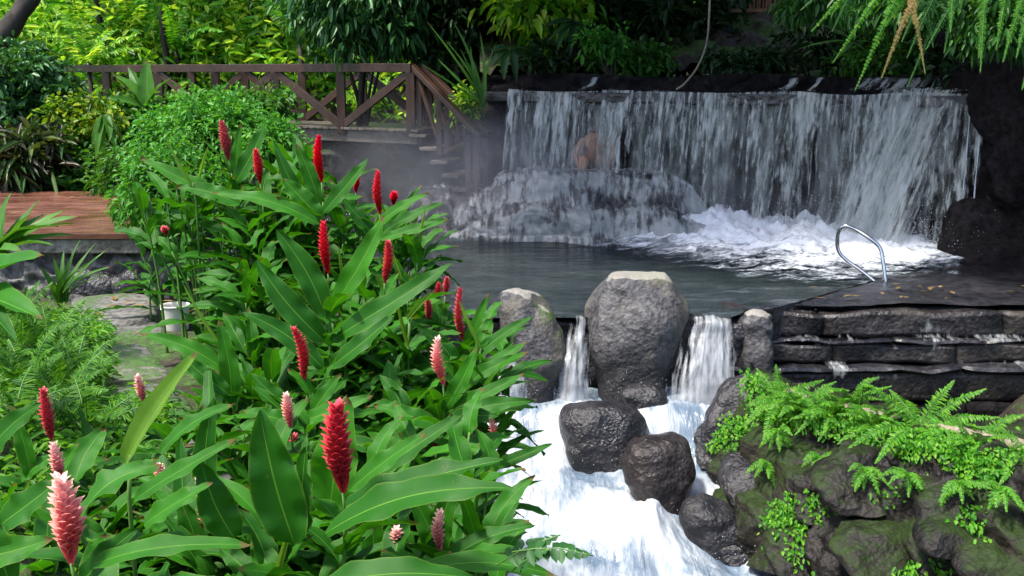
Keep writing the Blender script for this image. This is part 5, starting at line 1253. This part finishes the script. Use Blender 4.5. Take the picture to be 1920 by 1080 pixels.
T('mid green tree low behind the left end of the bridge rail', 200, 110, 24, 1.8, 1.2, 'leaf_far', 200, 22, .2, .07, seed=5, clump_r=.35, group=BG)
T('sunlit green tree seen through the bridge braces', 590, 170, 23, 2.2, 1.5, 'leaf_bright', 300, 30, .14, .06, seed=6, clump_r=.35, group=BG)
T('sunlit green tree seen through the last bay of the bridge', 735, 150, 24.5, 1.4, 1.7, 'leaf_bright', 190, 24, .18, .07, seed=7, clump_r=.35, group=BG)
T('dark bluish tree hanging over the right half of the bridge', 680, -10, 17.6, 1.05, .95, 'leaf_blue', 220, 26, .16, .06, .1, 8, .25, weep=.5)
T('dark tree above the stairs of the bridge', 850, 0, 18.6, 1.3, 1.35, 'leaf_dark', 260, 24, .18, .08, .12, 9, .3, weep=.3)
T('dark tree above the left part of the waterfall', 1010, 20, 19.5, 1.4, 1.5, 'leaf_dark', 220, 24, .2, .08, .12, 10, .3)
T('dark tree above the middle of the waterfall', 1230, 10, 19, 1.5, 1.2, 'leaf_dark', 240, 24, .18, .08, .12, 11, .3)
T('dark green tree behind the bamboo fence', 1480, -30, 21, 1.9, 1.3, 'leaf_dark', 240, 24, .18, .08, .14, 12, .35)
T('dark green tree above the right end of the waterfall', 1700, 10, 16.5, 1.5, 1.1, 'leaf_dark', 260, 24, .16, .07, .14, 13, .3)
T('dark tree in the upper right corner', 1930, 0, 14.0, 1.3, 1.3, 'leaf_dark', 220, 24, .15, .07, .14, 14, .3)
T('sunlit tree glimpsed high above the left end of the waterfall', 1010, 0, 17.4, .75, .42, 'leaf_bright', 60, 24, .2, .09, .1, 15, .35)  # bright glimpse of light, put into the leaf colour
for k, (px, Y, r_, ln_) in enumerate(((325, 21.5, .07, .3), (395, 23.8, .05, -.4), (475, 22.5, .08, .2), (560, 24.2, .05, .5), (215, 22.2, .07, -.3), (640, 22.0, .06, -.2))):
    b = at(px, 240, Y); b.z = gz(b.x, b.y)-.1; t_ = Vector((b.x+ln_*1.6, b.y, 6.4))
    tree('tree', ['slender dark trunk rising behind the rail, second from left', 'thin trunk between the two middle slender ones', 'thickest slender dark trunk behind the middle of the bridge', 'thin leaning trunk right of the middle behind the bridge', 'leftmost slender dark trunk behind the bridge', 'slender trunk under the dark bluish tree'][k], b, t_, (1.3, 1.2, .9), 'leaf_mid', 60, 24, .18, .08, group='slender trees behind the bridge', trunk_r=r_, seed=90+k, clump_r=.35, bark='bark')
for k, (px, py, Y, L_) in enumerate(((165, 118, 20.5, 1.2), (330, 95, 21.5, 1.5), (445, 105, 22.5, 1.3), (560, 60, 21.0, 1.4), (250, 60, 22.0, 1.3), (690, 215, 20.5, .9), (500, 215, 20.8, .9))):
    c = at(px, py, Y); root_ = rosette(c, 13, L_, (15, 75), (0, 360), 200+k, .30)
    o = fern(['feathery palm low above the left end of the rail', 'feathery palm left of centre behind the rail', 'feathery palm behind the middle of the rail', 'feathery palm high right of centre', 'feathery palm high at the left', 'small palm behind the right bays of the bridge', 'small palm behind the middle bays of the bridge'][k], root_, ['leaf_bright', 'fern', 'leaf_bright', 'fern', 'leaf_bright', 'leaf_bright', 'fern'][k], 'feathery palms behind the bridge', 'palm', n=30)
    o['category'] = 'palm'
    b = Vector((c.x, c.y, gz(c.x, c.y)-.1)); mb = MB(); mb.tube([b, b.lerp(c, .5)+Vector((.04, 0, 0)), c], [.06, .05, .04], 8); mb.build('trunk', M['bark'], o, c, True)
# small plants at the top of the falls
shrub('dark bush above the lip, left of the hanging vine', 1180, 115, 16.8, 80, 30, 'leaf_mid', 50, 20, .12, .055, 41)
shrub('dark bush above the lip, right of the hanging vine', 1410, 120, 16.2, 90, 24, 'leaf_dark', 60, 20, .12, .055, 42)
shrub('dark bush on the bank above the left end of the lip', 1040, 120, 17.0, 70, 34, 'leaf_dark', 50, 20, .12, .06, 43)
shrub('mossy bush behind the hanging ferns', 1640, 110, 15.2, 80, 34, 'leaf_mid', 60, 20, .11, .045, 44)
shrub('dark bush at the head of the rock wall', 1850, 120, 13.6, 70, 40, 'leaf_dark', 60, 20, .11, .05, 45)
shrub('dense mass of fine hanging leaves at the top right behind the fronds', 1700, 10, 11.3, 115, 42, 'leaf_hang', 80, 26, .085, .03, 71, weep=.9, top=(4.6, 10.6, 3.9))
shrub('fine hanging leaves in the upper right corner', 1880, 30, 10.6, 75, 60, 'leaf_hang', 60, 26, .085, .035, 72, weep=.9, top=(5.5, 10.2, 3.6))
shrub('leafy sprays at the top edge above the right part of the lip', 1540, 5, 13.0, 80, 26, 'leaf_hang', 40, 24, .10, .035, 73, weep=.7, top=(4.3, 12.6, 4.4))
shrub('small lit bush over the lip between the fan palms', 1130, 80, 16.2, 40, 22, 'leaf_fine', 26, 20, .10, .05, 74)
# leaning trunk top left
mb = MB(); mb.tube(curve_pts([at(-70, 260, 15), at(-30, 130, 15), at(20, 50, 15), at(75, -30, 15.2), at(140, -120, 15.4)], 24), [.17-.07*i/24+.01*math.sin(i*1.7) for i in range(25)], 12)
tag(mb.build('leaning_trunk', M['bark'], smooth=True), 'dark leaning tree trunk in the upper left corner', 'tree')
# far wall of jungle
P = []; D = []
for k in range(60000):
    x = rng.uniform(-22, 22); y = rng.uniform(28, 44); z = gz(x, y)+abs(rng.normal())*1.2+2.5*max(0, noise.noise(Vector((x*.35, y*.35, 0))))*rng.random()
    P.append((x, y, z)); D.append(rand_dirs(1)[0])
n = len(P); V, Fq = leaves_np(np.array(P), np.array(D), rand_dirs(n)+np.array([0, -.3, 1.]), .3+.25*rng.random(n), .12+.10*rng.random(n), .3)
tag(mesh_np('distant_wood', V, Fq, M['leaf_far'], None), 'far mass of jungle leaves closing the view behind the trees', 'wood', kind='stuff')
P = []; D = []
for k in range(30000):
    x = rng.uniform(-14, 2); y = rng.uniform(21, 26); z = gz(x, y)+abs(rng.normal())*.7
    P.append((x, y, z)); D.append(rand_dirs(1)[0]+np.array([0, 0, .8]))
n = len(P); V, Fq = leaves_np(np.array(P), np.array(D), rand_dirs(n)+np.array([0, -.8, .4]), .18+.22*rng.random(n), .04+.05*rng.random(n), .3)
tag(mesh_np('undergrowth', V, Fq, M['leaf_far'], None), 'tangle of undergrowth beyond the footbridge', 'undergrowth', kind='stuff')
# overhead canopy added to shade the falls (out of view above the picture)
for k, (x, y, z, rx, rz) in enumerate(((-.2, 13.6, 6.4, 2.9, 1.1), (4.6, 12.8, 6.6, 2.6, 1.1), (1.2, 17.5, 6.6, 3.4, 1.5))):
    bx_, by_ = ((-1.0, 19.5), (7.6, 14.5), (2.6, 19.8))[k]; base = Vector((bx_, by_, gz(bx_, by_))); tree('tree', ['tall dark tree whose canopy spreads over the left part of the falls', 'tall dark tree whose canopy spreads over the right end of the falls', 'tall tree with its canopy high behind the falls'][k], base, (x, y, z), (rx, 2.6, rz), 'leaf_dark', 420, 22, .24, .11, group='tall shade trees', trunk_r=.2, seed=60+k, clump_r=.45)

# distant pale water seen under the left end of the bridge
root = empty('distant_cascade', at(150, 260, 22.5)); off = root.location.copy(); tag(root, 'pale bluish cascade glimpsed beyond the left end of the bridge', 'small waterfall')
sheet('water_sheet', [[at(x, y, 22.8-.002*(y-120)) for x in (95, 130, 170, 215, 250)] for y in (128, 160, 200, 240, 290)], 50, 50, M['ledgefall'], root, .12, 3, 'fbm', off=off, seed=61, fade=lambda u, v, p: 1.02)
sheet('rock_face', [[at(x, y, 23.0) for x in (80, 130, 170, 215, 270)] for y in (120, 160, 200, 240, 300)], 50, 50, M['wetrock'], root, .12, 2, 'stone', off=off, seed=62)

# steam drifting off the hot pool beside and at the foot of the falls
def steam(label, cc, rr, rz, dens, seed):
    n1, n2 = 14, 24; V = []; Rz = Matrix.Rotation(rz, 3, 'Z')
    for i in range(n1+1):
        for j in range(n2):
            th = math.pi*i/n1; ph = 2*math.pi*j/n2
            d = Vector((math.sin(th)*math.cos(ph), math.sin(th)*math.sin(ph), math.cos(th)))
            V.append(Vector((d.x*rr[0], d.y*rr[1], d.z*rr[2]))*(1+.10*noise.noise(d*2)))
    Fc = [((i+1)*n2+j, (i+1)*n2+(j+1) % n2, i*n2+(j+1) % n2, i*n2+j) for i in range(n1) for j in range(n2)]
    m, nt, out = nm('steam')
    mp = coords(nt, 'Object', (1/rr[0], 1/rr[1], 1/rr[2]))
    ln = N(nt, 'ShaderNodeVectorMath', operation='LENGTH'); nt.links.new(mp, ln.inputs[0])
    fall = ramp(nt, ln.outputs['Value'], [(.15, 1), (.95, 0)], 'EASE').outputs[0]
    nz = ramp(nt, noise_(nt, coords(nt, loc=(seed, 0, 0)), 1.6, 3, .6, .4), [(.35, .15), (.7, 1)]).outputs[0]
    pv = N(nt, 'ShaderNodeVolumePrincipled'); pv.inputs['Color'].default_value = (.84, .88, .98, 1); pv.inputs['Anisotropy'].default_value = .2
    nt.links.new(math_(nt, 'MULTIPLY', math_(nt, 'MULTIPLY', fall, nz), dens), pv.inputs['Density']); nt.links.new(pv.outputs[0], out.inputs['Volume'])
    o = mesh_np('steam', V, Fc, m); o.location = cc; o.rotation_euler = (0, 0, rz)
    tag(o, label, 'steam', kind='stuff')
steam('pale steam drifting over the pool between the stairs and the falls', (-.55, 13.9, .95), (2.5, 1.7, 1.15), 0, .34, 0)
steam('thin mist hanging along the foot of the wide waterfall', (2.7, 13.95, .25), (3.3, 1.0, .95), math.atan2(-.447, .894), .5, 4)
C.cycles.volume_step_rate = 3; C.cycles.volume_max_steps = 64
